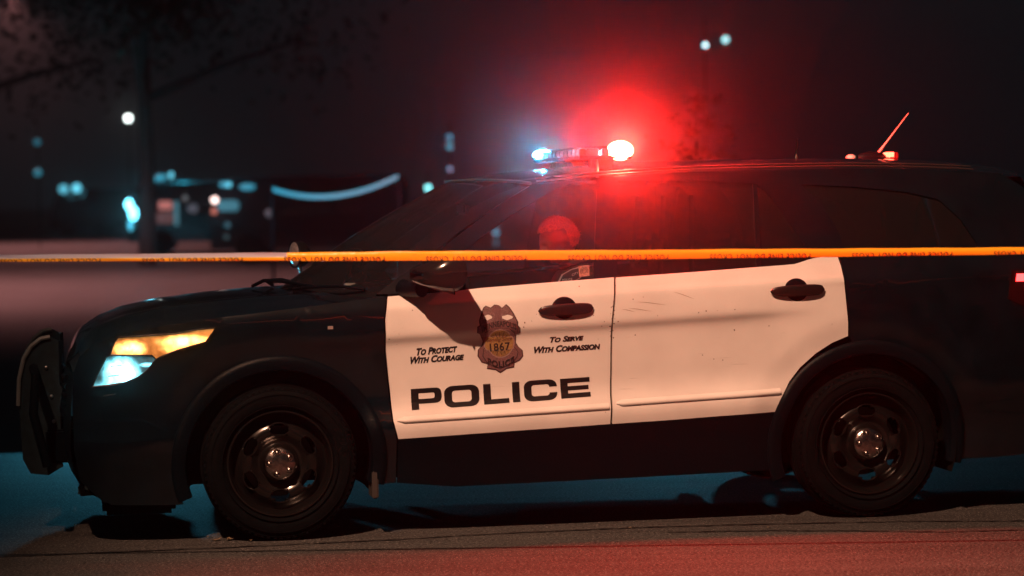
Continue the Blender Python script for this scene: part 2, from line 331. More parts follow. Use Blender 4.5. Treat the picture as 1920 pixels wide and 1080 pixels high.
# ================================================================== GROUND
def asphalt():
    m = bpy.data.materials.new('asphalt'); m.use_nodes = True; nt = m.node_tree; b = nt.nodes['Principled BSDF']; N = nt.nodes.new; L = nt.links.new
    tc = N('ShaderNodeTexCoord'); b.inputs['Roughness'].default_value = .85; b.inputs['Specular IOR Level'].default_value = .25
    a = N('ShaderNodeTexNoise'); a.inputs['Scale'].default_value = 70; a.inputs['Detail'].default_value = 4
    c = N('ShaderNodeTexNoise'); c.inputs['Scale'].default_value = .55; c.inputs['Detail'].default_value = 6
    w = N('ShaderNodeTexVoronoi'); w.inputs['Scale'].default_value = 75
    mp = N('ShaderNodeMapping'); mp.inputs['Scale'].default_value = (.35, 5, 1); mp.inputs['Rotation'].default_value = (0, 0, R(-8))
    d = N('ShaderNodeTexNoise'); d.inputs['Scale'].default_value = 1.2; d.inputs['Detail'].default_value = 5
    L(tc.outputs['Object'], mp.inputs[0]); L(mp.outputs[0], d.inputs['Vector'])
    for n in (a, c, w): L(tc.outputs['Object'], n.inputs['Vector'])
    def rg(src, x0, x1, lo, hi):
        r = N('ShaderNodeMapRange'); r.inputs[1].default_value = x0; r.inputs[2].default_value = x1; r.inputs[3].default_value = lo; r.inputs[4].default_value = hi
        L(src, r.inputs[0]); return r.outputs[0]
    def mul(p, q):
        r = N('ShaderNodeMath'); r.operation = 'MULTIPLY'; L(p, r.inputs[0]); L(q, r.inputs[1]); return r.outputs[0]
    v = mul(mul(rg(a.outputs[0], .35, .65, .25, 1.9), rg(c.outputs[0], .3, .7, .75, 1.2)), rg(d.outputs[0], .35, .65, .8, 1.15))
    col = N('ShaderNodeMix'); col.data_type = 'RGBA'; col.blend_type = 'MULTIPLY'; col.inputs[0].default_value = 1; col.inputs[6].default_value = (.048, .050, .050, 1)
    L(v, col.inputs[7])
    sp = N('ShaderNodeMix'); sp.data_type = 'RGBA'; sp.inputs[7].default_value = (.3, .29, .27, 1)      # pale aggregate
    L(rg(w.outputs['Distance'], .14, .22, 1, 0), sp.inputs[0]); L(col.outputs[2], sp.inputs[6]); L(sp.outputs[2], b.inputs['Base Color'])
    bp = N('ShaderNodeBump'); bp.inputs['Strength'].default_value = .7; bp.inputs['Distance'].default_value = .012
    L(a.outputs[0], bp.inputs['Height']); L(bp.outputs[0], b.inputs['Normal'])
    return m
g = obj('road', [(-260, -40, 0), (260, -40, 0), (260, 480, 0), (-260, 480, 0)], [(0, 1, 2, 3)], asphalt(), smooth=False); tag(g, kind='structure')
def ribbon(name, pts, w, z, m):
    pts = [Vector((p[0], p[1], z)) for p in pts]; v = []; rnd = random.Random(3)
    fine = []
    for a, b in zip(pts, pts[1:]):
        for k in range(14): fine.append(a.lerp(b, k / 14))
    fine.append(pts[-1])
    for p in fine:
        ww = w * rnd.uniform(.45, 1.3); j = rnd.uniform(-1, 1) * w * .35
        v += [(p.x, p.y - ww / 2 + j, z), (p.x, p.y + ww / 2 + j, z)]
    f = [(2 * i, 2 * i + 2, 2 * i + 3, 2 * i + 1) for i in range(len(fine) - 1)]
    o = obj(name, v, f, m, smooth=False); tag(o, kind='structure'); return o
M_TAR = mat('tar_seam', (.012, .012, .012), .5)
ribbon('road_crack', [(-4.5, 10.5), (-2.372, 10.834), (-1.741, 10.947), (-1.15, 11.06), (-.543, 11.2), (-.018, 11.36), (.599, 11.48), (1.247, 11.53), (1.89, 11.54), (2.486, 11.5), (5, 11.3)], .022, .004, M_TAR)
ribbon('road_crack', [(.713, 11.30), (1.194, 11.30), (1.587, 11.25), (1.971, 11.17), (2.431, 11.2), (4, 11.3)], .02, .004, M_TAR)

# dry leaves and grit lying on the road
rl = random.Random(21); M_DRY = mat('dry_leaf', (.16, .12, .07), .8, noise=.4, nscale=30)
LIT = [(-1.442, 11.376), (-1.393, 11.282), (-1.341, 11.259), (-1.294, 11.289), (-1.243, 11.231), (-1.191, 11.261), (-1.13, 11.271), (1.196, 11.41), (0.541, 11.465), (0.291, 10.736), (-1.032, 11.296), (0.618, 10.622), (-0.62, 10.439), (1.265, 10.715)]
for i, (x, y) in enumerate(LIT):
    big = i < 7; s_ = rl.uniform(.018, .034) if big else rl.uniform(.006, .012); a0 = rl.uniform(0, 6.28); v = []; n = 9
    for k in range(n):
        a = 2 * math.pi * k / n; r_ = s_ * (1 + .5 * math.cos(a)) * rl.uniform(.7, 1.1); px, py = r_ * math.cos(a), r_ * .5 * math.sin(a)
        v.append((px * math.cos(a0) - py * math.sin(a0), px * math.sin(a0) + py * math.cos(a0), .002 + rl.uniform(0, .45) * s_))
    v.append((0, 0, .006)); o = obj('fallen_leaf', v, [(k, (k + 1) % n, n) for k in range(n)], M_DRY, smooth=False); o.location = (x, y, .001)
    tag(o, 'small curled dry leaf lying on the asphalt near the front wheel' if big else 'tiny pale crumb of leaf on the open asphalt', 'leaf', 'dry leaves on the road')
# ================================================================== POLICE CAR
car = empty('police_car'); car.matrix_world = CAR
tag(car, 'black and white police SUV with white doors reading POLICE and a lit roof light bar', 'police car')
WF, WR, WZ = -1.43, 1.43, .3635
def arc(cx, r, a0, a1, n=22):
    return [(cx + r * math.cos(R(a0 + (a1 - a0) * i / n)), WZ + r * math.sin(R(a0 + (a1 - a0) * i / n))) for i in range(n + 1)]
RA = .485
FTOP = [(-2.37, .80), (-2.34, .88), (-2.28, .935), (-2.15, .985), (-1.95, 1.02), (-1.7, 1.05), (-1.3, 1.09), (-.92, 1.13)]
ZC = [(-.475, 1.665), (-.392, 1.683), (-.226, 1.708), (-.03, 1.724), (.108, 1.736), (.53, 1.757), (.9, 1.764), (1.388, 1.766), (1.75, 1.758), (1.97, 1.748), (2.2, 1.73), (2.32, 1.715)]
def zroof(x): return lerp_tab(x, ZC)
def zedge(x): return zroof(x) - .065
BELT_R = [(1.292, 1.271), (1.7, 1.285), (2.05, 1.28), (2.40, 1.25)]
zb = math.sqrt
fend = FTOP[::-1] + [(-2.375, .72), (-2.375, .45), (-2.35, .30), (-2.25, .205), (-2.199, .186), (-1.905, .18)] + arc(WF, RA, 202, -14) + [(-.885, .25)] + OUT['fender_door_edge'][::-1][:-1]
rock = [(-.88, .25), (-.874, .452)] + [(-.5, .472), (0, .488), (.5, .507), (.952, .527)] + arc(WR, RA, 160, 194, 8) + [(.5, .238), (0, .23), (-.6, .222)]
quar = OUT['quarter_door_edge'] + arc(WR, RA, 99, -12, 16) + [(2.2, .27), (2.42, .30), (2.49, .6), (2.49, 1.0), (2.47, 1.18)] + BELT_R[::-1]
shell = [(-2.3, .85), (-2.2, .93), (-1.9, .99), (-1.3, 1.06), (-.9, 1.10), (0, 1.17), (.9, 1.22), (1.3, 1.24), (2.3, 1.24), (2.42, 1.1), (2.42, .35)] + arc(WR, .50, 0, 180) + arc(WF, .50, 0, 180) + [(-2.1, .3), (-2.3, .35)]
upper_d = [(1.02, 1.60)] and None
for side in (-1, 1):
    panel('front_fender', fend, M_BLACK, car, side=side)
    panel('rocker_panel', rock, M_TRIM, car, side=side)
    panel('quarter_panel', quar, M_BLACK, car, side=side)
    panel('inner_body_side', shell, M_DARK, car, off=-.04, thick=.004, step=.08, side=side)
    panel('front_pillar', OUT['a_pillar'], M_BLACK, car, side=side)
    panel('middle_pillar', OUT['b_pillar'], M_BLACK, car, off=-.004, side=side)
    panel('rear_door_pillar', OUT['c_pillar'], M_BLACK, car, off=-.002, side=side)
    gq = OUT['rear_quarter_glass']
    dp = [gq[5], gq[4], gq[3], (2.0, zedge(2.0)), (2.2, zedge(2.2)), (2.30, 1.60), (2.40, 1.4), (2.46, 1.245), (2.06, 1.278), (1.9, 1.278)]
    panel('rear_pillar', dp, M_BLACK, car, off=-.001, side=side)
    wt = [OUT['a_pillar'][7], OUT['a_pillar'][8], OUT['b_pillar'][0], OUT['rear_window'][1], OUT['window_bar'][0], OUT['rear_quarter_glass'][0], gq[1], gq[2], gq[3]]
    top = [(x, zedge(x)) for x in (2.0, 1.8, 1.5, 1.2, .9, .6, .3, .1, 0, -.08)]
    panel('roof_side', wt + top, M_BLACK, car, side=side, thick=.02)
    panel('front_window', OUT['front_window'], G_FRONT, car, off=-.012, thick=0, side=side)
    panel('rear_window', OUT['rear_window'], G_REAR, car, off=-.012, thick=0, side=side)
    panel('small_window', OUT['door_quarter_glass'], G_REAR, car, off=-.012, thick=0, side=side)
    panel('quarter_window', OUT['rear_quarter_glass'], G_REAR, car, off=-.012, thick=0, side=side)
    panel('window_divider', OUT['window_bar'], M_TRIM, car, off=.004, side=side)
    # wheel arch cladding, swept
    for cx in (WF, WR):
        sec = [(.503, -.004), (.503, .010), (.494, .019), (.478, .021), (.455, .019), (.438, .012), (.431, -.01), (.431, -.10)]
        v = []; f = []; A = [-14 + 214 * i / 56 for i in range(57)]
        for a in A:
            for r, o in sec:
                x = cx + r * math.cos(R(a)); z = WZ + r * math.sin(R(a)); xb = cx + .49 * math.cos(R(a)); zz = WZ + .49 * math.sin(R(a))
                v.append((x, side * (-S(xb, max(zz, .2)) + o), z))
        k = len(sec)
        f = [(i * k + q, (i + 1) * k + q, (i + 1) * k + q + 1, i * k + q + 1) for i in range(len(A) - 1) for q in range(k - 1)]
        obj("arch_cladding", v, f, M_TRIM, car)
        v = []; f = []
        for i in range(29):
            a = R(-20 + 220 * i / 28)
            v += [(cx + .46 * math.cos(a), side * .93, WZ + .46 * math.sin(a)), (cx + .46 * math.cos(a), side * .55, WZ + .46 * math.sin(a)), (cx, side * .55, WZ + .1)]
        for i in range(28): f += [(3 * i, 3 * i + 3, 3 * i + 4, 3 * i + 1), (3 * i + 1, 3 * i + 4, 3 * i + 5)]
        obj('wheel_well', v, f, M_DARK, car)

# doors on the near side, the same on the far side
def hole_free(o): return o
for side in (-1, 1):
    fd = panel('front_door', OUT['front_door'], M_WHITE, car, off=.0, thick=.025, step=.0115, side=side)
    rd = panel('rear_door', OUT['rear_door'], M_WHITE, car, off=.0, thick=.025, step=.0115, side=side)
    for d, key, e0, e1 in ((fd, 'mold_f', .02, .012), (rd, 'mold_r', .012, .0)):
        (x0, z0), (x1, z1) = OUT[key]
        v = []; f = []; n = 30
        sec = [(-.017, -.003), (-.014, .006), (-.006, .013), (.002, .0135), (.008, .009), (.013, .003), (.018, -.003)]
        for i in range(n + 1):
            t = i / n; x = x0 + (x1 - x0) * t; z = z0 + (z1 - z0) * t; k = min(1, (t * 60) ** .5 + .35)
            for dz, o in sec: v.append((x, side * (-S(x, z + dz * k) + o * k), z + dz * k))
        k = len(sec)
        f = [(i * k + q, (i + 1) * k + q, (i + 1) * k + q + 1, i * k + q + 1) for i in range(n) for q in range(k - 1)]
        obj('door_molding', v, f, M_WHITE, d, split=0)
    for d, key in ((fd, 'handle_f'), (rd, 'handle_r')):
        (xa, za), (xb, zb_), (xc, zc_) = OUT[key]
        yb = lambda x, z: -S(x, z)
        bm = bmesh.new(); ball_bm(bm, (xc, side * (yb(xc, zc_) - .002), zc_), (.062, .007, .060), 32, 16)
        h = obj('handle_cup', bm, None, M_TRIM, d)
        # the pull: a bar waisted toward the front end
        v = []; f = []; n = 26; q = 14
        for i in range(n + 1):
            t = i / n; x = xa + (xb - xa) * t; zc2 = za + (zb_ - za) * t
            hh = (.021 + .004 * math.sin(t * math.pi) + .004 * t) * (1 - abs(2 * t - 1) ** 7) ** .5 + .001
            dep = (.012 + .008 * math.sin(math.pi * t)); th = .009 * (1 - abs(2 * t - 1) ** 6) ** .5 + .001
            for j in range(q):
                a = 2 * math.pi * j / q; ca, sa = math.cos(a), math.sin(a)
                v.append((x, side * (yb(x, zc2) + dep + th * math.copysign(abs(ca) ** .7, ca)), zc2 + hh * math.copysign(abs(sa) ** .7, sa)))
        f = [(i * q + j, (i + 1) * q + j, (i + 1) * q + (j + 1) % q, i * q + (j + 1) % q) for i in range(n) for j in range(q)] + [tuple(range(q)), tuple(range(n * q, n * q + q))]
        obj('door_handle', v, f, M_HAND, d)
        for t in (.1, .9):
            x = xa + (xb - xa) * t; z = za + (zb_ - za) * t
            box('handle_foot', (x, side * (yb(x, z) + .005), z), (.022, .015, .03), M_TRIM, d, .004)
    if side < 0: NEAR_FD, NEAR_RD = fd, rd

# ---- roof, windshield, hood, nose, tail
def fx_head(t): return -.475 + .30 * t * t
def roof_fn(s, t):
    x0 = fx_head(t); x = x0 + (2.30 - x0) * s; w = -S(x, zedge(x)) ; a = abs(t)
    z = zedge(x) + .065 * (1 - a ** 2.4)
    z += .006 * (math.exp(-((a - .86) / .03) ** 2) - math.exp(-((a - .80) / .025) ** 2)) * (1 if x > 0 else max(0, 1 + x * 3))     # roof channel
    return (x, w * t, z)
grid('roof', roof_fn, 70, 48, M_BLACK, car)
def xb_cowl(t): return -1.36 + .43 * t * t
def ws_fn(s, t):
    x0, x1 = xb_cowl(t), fx_head(t); z0 = 1.125; xr = fx_head(t); z1 = zedge(xr) + .065 * (1 - abs(t) ** 2.4)
    w0 = .90; w1 = -S(xr, zedge(xr)); b = .025 * math.sin(math.pi * s)
    return (x0 + (x1 - x0) * s - b * .5, (w0 + (w1 - w0) * s) * t, z0 + (z1 - z0) * s + b)
grid('windshield', ws_fn, 16, 24, G_SHIELD, car)
HC = [(-2.41, .80), (-2.40, .84), (-2.377, .903), (-2.336, .965), (-2.25, 1.02), (-2.125, 1.063), (-1.94, 1.10), (-1.674, 1.128), (-1.434, 1.142), (-1.2, 1.144), (-.9, 1.144)]
def hood_fn(s, t):
    x0 = -2.37 - .04 * (1 - t * t); x1 = xb_cowl(t) + .02; x = x0 + (x1 - x0) * s
    xe = max(x, -2.37); ze = lerp_tab(xe, FTOP); zc = lerp_tab(x, HC); a = abs(t)
    z = ze + (zc - ze) * (1 - a ** 2.6) + .008 * (math.exp(-((a - .62) / .09) ** 2)) * min(1, s * 4)
    return (x, -S(xe, ze) * t, z)
grid('hood', hood_fn, 48, 40, M_BLACK, car)
def nose_fn(s, t):
    P_ = [(.80, -2.37), (.72, -2.375), (.60, -2.385), (.45, -2.39), (.33, -2.375), (.25, -2.33), (.2, -2.22)]
    k = s * (len(P_) - 1); i = min(int(k), len(P_) - 2); q = k - i; z = P_[i][0] * (1 - q) + P_[i + 1][0] * q; x = P_[i][1] * (1 - q) + P_[i + 1][1] * q
    return (x - .04 * (1 - t * t), -S(max(x, -2.375), z) * t, z)
nb = grid('front_bumper', nose_fn, 20, 30, M_TRIM, car)
for k in range(5):
    z = .58 + k * .045
    tube('grille_bar', [(-2.43 - .012 + .04 * (t / 6) ** 2, t / 6 * .5, z) for t in range(-6, 7)], .012, M_TRIM, car, 8)
box('air_dam', (-2.08, 0, .165), (.34, 1.62, .07), M_TRIM, car, .02)
box('tow_bracket', (-2.30, -.62, .235), (.12, .10, .05), M_PUSH, car, .008)
def tail_fn(s, t):
    P_ = [(1.650, 2.30), (1.6, 2.32), (1.4, 2.41), (1.24, 2.47), (1.15, 2.49), (.9, 2.50), (.6, 2.50), (.45, 2.48), (.3, 2.42)]
    k = s * (len(P_) - 1); i = min(int(k), len(P_) - 2); q = k - i; z = P_[i][0] * (1 - q) + P_[i + 1][0] * q; x = P_[i][1] * (1 - q) + P_[i + 1][1] * q
    return (x + .06 * (1 - t * t), -S(min(x, 2.47), z) * t, z)
grid('tailgate', tail_fn, 24, 24, M_BLACK, car)
box('underbody', (0, 0, .27), (3.9, 1.1, .08), M_DARK, car, .02)
box('floor_pan', (0, 0, .33), (1.9, 1.84, .03), M_DARK, car, .005)
box('engine_block', (-1.75, 0, .62), (1.0, 1.0, .6), M_DARK, car, .05)
box('cargo_floor', (1.7, 0, .85), (1.2, 1.06, .05), M_DARK, car, .01)
for sy in (-1, 1):
    tube('exhaust_pipe', [(1.6, sy * .5, .27), (2.3, sy * .5, .26), (2.5, sy * .5, .27)], .035, M_PUSH, car)
    box('mud_flap', (-.985, sy * .87, .245), (.03, .16, .13), mat('worn_rubber_flap', (.03, .026, .025), .7), car, .006)

# ---- wheels
def wheel(cx, side):
    r = empty('wheel', (cx, side * .865, WZ), 0, car)
    s = side
    T = [(.250, .085), (.262, .102), (.285, .110), (.315, .112), (.338, .104), (.352, .088), (.3585, .06), (.361, .03), (.362, 0), (.361, -.03), (.3585, -.06), (.352, -.09), (.33, -.11), (.29, -.112), (.25, -.09)]
    ty = lathe('tyre', [(a, s * b) for a, b in T], (0, 0, 0), M_TYRE, r, 96)
    for rr_ in (.270, .322, .343):      # raised sidewall rings
        lathe('sidewall_ring', [(rr_ - .0022, s * .100), (rr_ - .001, s * (.1155 if rr_ < .33 else .1015)), (rr_ + .001, s * (.1155 if rr_ < .33 else .1015)), (rr_ + .0022, s * .085)], (0, 0, 0), M_TYRE, ty, 96)
    for q in (-.06, -.025, .012, .05):   # tread grooves stand as ribs
        lathe('tread_rib', [(.3615, s * (q - .009)), (.3655, s * (q - .007)), (.3655, s * (q + .007)), (.3615, s * (q + .009))], (0, 0, 0), M_TYRE, ty, 96)
    bm = bmesh.new()
    for k in range(72):                  # shoulder lugs
        a = 2 * math.pi * k / 72
        box_bm(bm, (.349 * math.cos(a), s * .083, .349 * math.sin(a)), (.008, .03, .014), Matrix.Rotation(-a, 3, 'Y'), 0)
    obj('tread_block', bm, None, M_TYRE, ty, smooth=False)
    rim = lathe('rim', [(.252, s * .088), (.247, s * .100), (.240, s * .100), (.234, s * .088), (.226, s * .07), (.222, s * .03), (.215, s * .0), (.215, -s * .09), (.25, -s * .09)], (0, 0, 0), M_STEEL, r, 96)
    # pressed steel disc with six openings
    NR, NA = 16, 192; v = []; f = []
    prof = [(.0, .070), (.03, .070), (.062, .070), (.072, .066), (.080, .050), (.092, .040), (.104, .040), (.116, .048), (.13, .058), (.145, .064), (.16, .064), (.175, .058), (.19, .046), (.203, .034), (.214, .028), (.222, .026)]
    for i in range(NR):
        for j in range(NA):
            a = 2 * math.pi * j / NA; rr, yy = prof[i]
            v.append((rr * math.cos(a), s * yy, rr * math.sin(a)))
    for i in range(NR - 1):
        for j in range(NA):
            rm = (prof[i][0] + prof[i + 1][0]) / 2; aa = (j + .5) / NA * 6 % 1 - .5; dx = aa * 2 * math.pi / 6 * rm
            if abs((rm - .156) / .030) ** 2.4 + abs(dx / .047) ** 2.4 < 1: continue
            f.append((i * NA + j, (i + 1) * NA + j, (i + 1) * NA + (j + 1) % NA, i * NA + (j + 1) % NA))
    d = obj('wheel_disc', v, f, M_STEEL, rim, thick=.006); d.modifiers.move(0, 0)
    # openings get a rolled lip
    for k in range(6):
        bm = bmesh.new()
        a = 2 * math.pi * k / 6 + math.pi / 6
        pts = []
        for q in range(21):
            u = 2 * math.pi * q / 20; rr = .156 + .031 * math.cos(u); tt = .049 * math.sin(u)
            pts.append((rr * math.cos(a) - tt * math.sin(a), s * (.060 - .12 * (rr - .155) ** 2 * 20), rr * math.sin(a) + tt * math.cos(a)))
        tube_bm(bm, pts, .0035, 6)
        obj('opening_lip', bm, None, M_STEEL, rim)
    cap = lathe('hub_cap', [(.0, s * .108), (.02, s * .108), (.045, s * .106), (.066, s * .100), (.078, s * .088), (.084, s * .070), (.084, s * .06)], (0, 0, 0), M_CHROME, r, 48)
    bm = bmesh.new()
    for k in range(5):
        a = 2 * math.pi * k / 5 + .6
        ball_bm(bm, (.051 * math.cos(a), s * .104, .051 * math.sin(a)), (.0135, .012, .0135), 14, 10)
        pts = [(.051 * math.cos(a) + .018 * math.cos(u * .5236), s * .104, .051 * math.sin(a) + .018 * math.sin(u * .5236)) for u in range(13)]
        tube_bm(bm, pts, .0025, 6)
    obj('lug_nut', bm, None, M_CHROME, cap)
    lathe('brake_disc', [(.05, s * -.02), (.165, s * -.02), (.165, s * -.04), (.05, s * -.04)], (0, 0, 0), mat('brake_steel', (.09, .085, .08), .5, metal=1), r, 48, closed=True)
    tube('axle', [(0, 0, 0), (0, -s * .5, 0)], .04, M_DARK, r)
for cx in (WF, WR):
    for s in (-1, 1): wheel(cx, s)

# ---- headlight
def lens_mat(name, base, col, hot, spots, k):
    m = bpy.data.materials.new(name); m.use_nodes = True; nt = m.node_tree; b = nt.nodes['Principled BSDF']; N = nt.nodes.new; L = nt.links.new
    b.inputs['Base Color'].default_value = (*base, 1); b.inputs['Roughness'].default_value = .15
    geo = N('ShaderNodeTexCoord'); acc = None
    for (x, z, rx, rz, s) in spots:
        mp = N('ShaderNodeMapping'); mp.vector_type = 'TEXTURE'; mp.inputs['Location'].default_value = (x, 0, z); mp.inputs['Scale'].default_value = (rx, 1e3, rz)
        L(geo.outputs['Object'], mp.inputs[0])
        ln = N('ShaderNodeVectorMath'); ln.operation = 'LENGTH'; L(mp.outputs[0], ln.inputs[0])
        r = N('ShaderNodeMapRange'); r.interpolation_type = 'SMOOTHSTEP'; r.inputs[1].default_value = 0; r.inputs[2].default_value = 1; r.inputs[3].default_value = s; r.inputs[4].default_value = 0
        L(ln.outputs['Value'], r.inputs[0])
        if acc is None: acc = r.outputs[0]
        else:
            q = N('ShaderNodeMath'); q.operation = 'ADD'; L(acc, q.inputs[0]); L(r.outputs[0], q.inputs[1]); acc = q.outputs[0]
    nz = N('ShaderNodeTexNoise'); nz.inputs['Scale'].default_value = 22; nz.inputs['Detail'].default_value = 3; L(geo.outputs['Object'], nz.inputs['Vector'])
    rr = N('ShaderNodeMapRange'); rr.inputs[1].default_value = .35; rr.inputs[2].default_value = .65; rr.inputs[3].default_value = .45; rr.inputs[4].default_value = 1.45
    L(nz.outputs[0], rr.inputs[0])
    q = N('ShaderNodeMath'); q.operation = 'ADD'; q.inputs[1].default_value = k; L(acc, q.inputs[0])
    q2 = N('ShaderNodeMath'); q2.operation = 'MULTIPLY'; L(q.outputs[0], q2.inputs[0]); L(rr.outputs[0], q2.inputs[1])
    b.inputs['Emission Color'].default_value = (*col, 1); L(q2.outputs[0], b.inputs['Emission Strength'])
    return m
for side in (-1, 1):
    hl = panel('headlight', OUT['headlamp_housing'], mat('headlamp_housing_black', (.01, .01, .01), .2, coat=.5), car, off=.004, thick=.004, step=.03, side=side)
    am = OUT['amber']; lo = OUT['lowlamp']
    M_AMB = lens_mat('amber_turn_lens', (.5, .18, .03), (1, .42, .10), None, [(-1.86, .945, .15, .04, 9), (-2.11, .915, .10, .05, 9), (-1.93, .91, .06, .03, 3)], .42) if side < 0 else M_AMB
    M_LOW = lens_mat('lit_headlamp_lens', (.05, .08, .09), (.16, .62, .74), None, [(-2.15, .80, .10, .10, 18), (-2.03, .84, .05, .014, 5), (-2.03, .80, .05, .010, 2.5), (-2.24, .74, .06, .04, 1.5)], .16) if side < 0 else M_LOW
    panel('turn_signal', am, M_AMB, hl, off=.012, thick=.006, step=.02, side=side)
    panel('headlamp_lens', lo, M_LOW, hl, off=.012, thick=.006, step=.02, side=side)
    # chrome edge along both lenses
    for poly in (am, lo):
        pts = [(x, side * (-S(x, z) + .0165), z) for x, z in poly + poly[:1]]
        tube('lens_rim', pts, .0035, mat('lens_rim_chrome', (.35, .36, .36), .25, metal=1), hl, 6)
    for i in range(4):
        z = .70 + i * .045; x = -2.235 + i * .012
        tube('reflector_rib', [(x, side * (-S(x, z) + .018), z), (x + .05, side * (-S(x + .05, z + .006) + .018), z + .006)], .002, M_STEEL, hl, 5)
ml = panel('side_marker', [(-1.20, .985), (-1.175, .985), (-1.175, 1.0), (-1.20, 1.0)], mat('small_marker', (.5, .4, .38), .2, metal=.5), car, off=.004, thick=.004)
# tail light on both rear corners
for side in (-1, 1):
    tl = panel('tail_light', [(2.15, 1.05), (2.17, 1.19), (2.44, 1.20), (2.45, 1.0), (2.3, .98)], mat('tail_light_housing', (.02, .003, .003), .15, coat=.6), car, off=.006, thick=.008, side=side)
    panel('lit_element', [(2.19, 1.135), (2.195, 1.172), (2.42, 1.175), (2.42, 1.135)], lit('tail_light_glow', (1, .02, .02), 14, (.3, .01, .01)), tl, off=.012, thick=.004, side=side)

# ---- push bumper
pb_poly = [(-2.632, .62), (-2.625, .75), (-2.60, .85), (-2.565, .905), (-2.52, .94), (-2.475, .948), (-2.435, .925), (-2.425, .88), (-2.425, .70), (-2.44, .60), (-2.43, .32), (-2.50, .28), (-2.585, .29), (-2.62, .36)]
for y in (-.36, .36):
    bm = bmesh.new(); vs = [bm.verts.new((a, y - .006, c)) for a, c in pb_poly]; fc = bm.faces.new(vs)
    e = bmesh.ops.extrude_face_region(bm, geom=[fc]); bmesh.ops.translate(bm, vec=(0, .012, 0), verts=[q for q in e['geom'] if isinstance(q, bmesh.types.BMVert)])
    pl = obj('push_bumper_upright', bm, None, M_PUSH, car, smooth=False)
    fr = [(a - .004, y - .012, c) for a, c in pb_poly[:6]]
    tube('edge_strip', fr, .011, mat('strip_rubber', (.16, .19, .20), .35), pl, 8)
    tube('edge_strip', [(-2.432, y - .012, .93), (-2.43, y - .012, .85), (-2.43, y - .012, .72)], .009, M_TRIM, pl, 8)
    for (a, c) in ((-2.478, .66), (-2.47, .54), (-2.468, .46), (-2.50, .80)):
        ball('bolt_head', (a, y - .01, c), (.010, .007, .010), M_BOLT, pl, u=10, v=6)
for z in (.50, .78): tube('push_bumper_bar', [(-2.55, y_ / 10 * .9, z) for y_ in range(-4, 5)], .03, M_PUSH, car)
tube('push_bumper_hoop', [(-2.5, -.62, .35), (-2.56, -.62, .6), (-2.545, -.6, .78), (-2.56, -.4, .80), (-2.56, .4, .80), (-2.545, .6, .78), (-2.56, .62, .6), (-2.5, .62, .35)], .022, M_TRIM, car)
box('bumper_mount', (-2.40, -.36, .42), (.22, .05, .16), M_TRIM, car, .01); box('bumper_mount', (-2.40, .36, .42), (.22, .05, .16), M_TRIM, car, .01)

# ---- door mirrors
for s in (-1, 1):
    mr = empty('door_mirror', (-.035, 0, .0), 0, car)
    v = []; f = []
    secs = [(-.79, .015, .03), (-.78, .030, .07), (-.75, .045, .10), (-.71, .058, .12), (-.655, .090, .125), (-.60, .102, .122), (-.58, .094, .114)]
    q = 22
    for x, hz, hy in secs:
        for j in range(q):
            a = 2 * math.pi * j / q; ca, sa = math.cos(a), math.sin(a)
            cz = 1.232 if x < -.7 else 1.245
            v.append((x + .04 * abs(ca) ** 3 * (1 if s * ca > 0 else 0), s * 1.115 + hy * math.copysign(abs(ca) ** .75, ca), cz + hz * math.copysign(abs(sa) ** .75, sa)))
    n = len(secs)
    f = [(i * q + j, (i + 1) * q + j, (i + 1) * q + (j + 1) % q, i * q + (j + 1) % q) for i in range(n - 1) for j in range(q)] + [tuple(range(q)), tuple(range((n - 1) * q, n * q))]
    obj('mirror_housing', v, f, mat('mirror_gloss_black', (.012, .010, .010), .16, coat=.6), mr)
    tube('mirror_arm', [(-.80, s * .93, 1.165), (-.77, s * .99, 1.16), (-.73, s * 1.05, 1.165)], [.045, .035, .04], M_TRIM, mr, 12)
    bm = flat_bm([[(-.93, 1.142), (-.84, 1.205), (-.715, 1.285), (-.66, 1.20), (-.62, 1.152), (-.75, 1.142)]], .03); drape_bm(bm, .008, s)
    obj('mirror_sail', bm, None, M_TRIM, mr, recalc=False, thick=.02)
    box('mirror_glass', (-.597, s * 1.115, 1.215), (.006, .17, .15), mat('mirror_surface', (.5, .5, .52), .03, metal=1), mr, .002)
# ---- spotlight on the far front pillar
sl = empty('spotlight', (-1.17, .99, 1.29), 0, car)
hsg = [(0.0, .085), (.03, .078), (.05, .064), (.069, .04), (.073, .0), (.070, -.012)]
def lathex(name, prof, m, parent, n=32):
    v = []; f = []; k = len(prof)
    for i in range(n):
        a = 2 * math.pi * i / n
        for r, x in prof: v.append((x, r * math.cos(a), r * math.sin(a)))
    for i in range(n):
        j = (i + 1) % n
        for q in range(k - 1): f.append((i * k + q, j * k + q, j * k + q + 1, i * k + q + 1))
    return obj(name, v, f, m, parent)
hs = lathex('lamp_housing', hsg, mat('spotlight_black', (.012, .012, .012), .2, coat=.6), sl)
ln = lathex('lamp_glass', [(0, -.026), (.03, -.024), (.055, -.018), (.068, -.010)], mat('spotlight_lens', (.30, .29, .31), .35, metal=0, noise=.4, nscale=90, bump=.5), sl)
lathex('lamp_ring', [(.066, -.012), (.0745, -.016), (.0755, -.004), (.07, .0)], M_CHROME, sl)
tube('spotlight_arm', [(.02, 0, -.07), (.03, 0, -.10), (.10, -.06, -.13), (.2, -.12, -.16)], .011, M_CHROME, sl)
sl.rotation_euler = (0, 0, R(19))
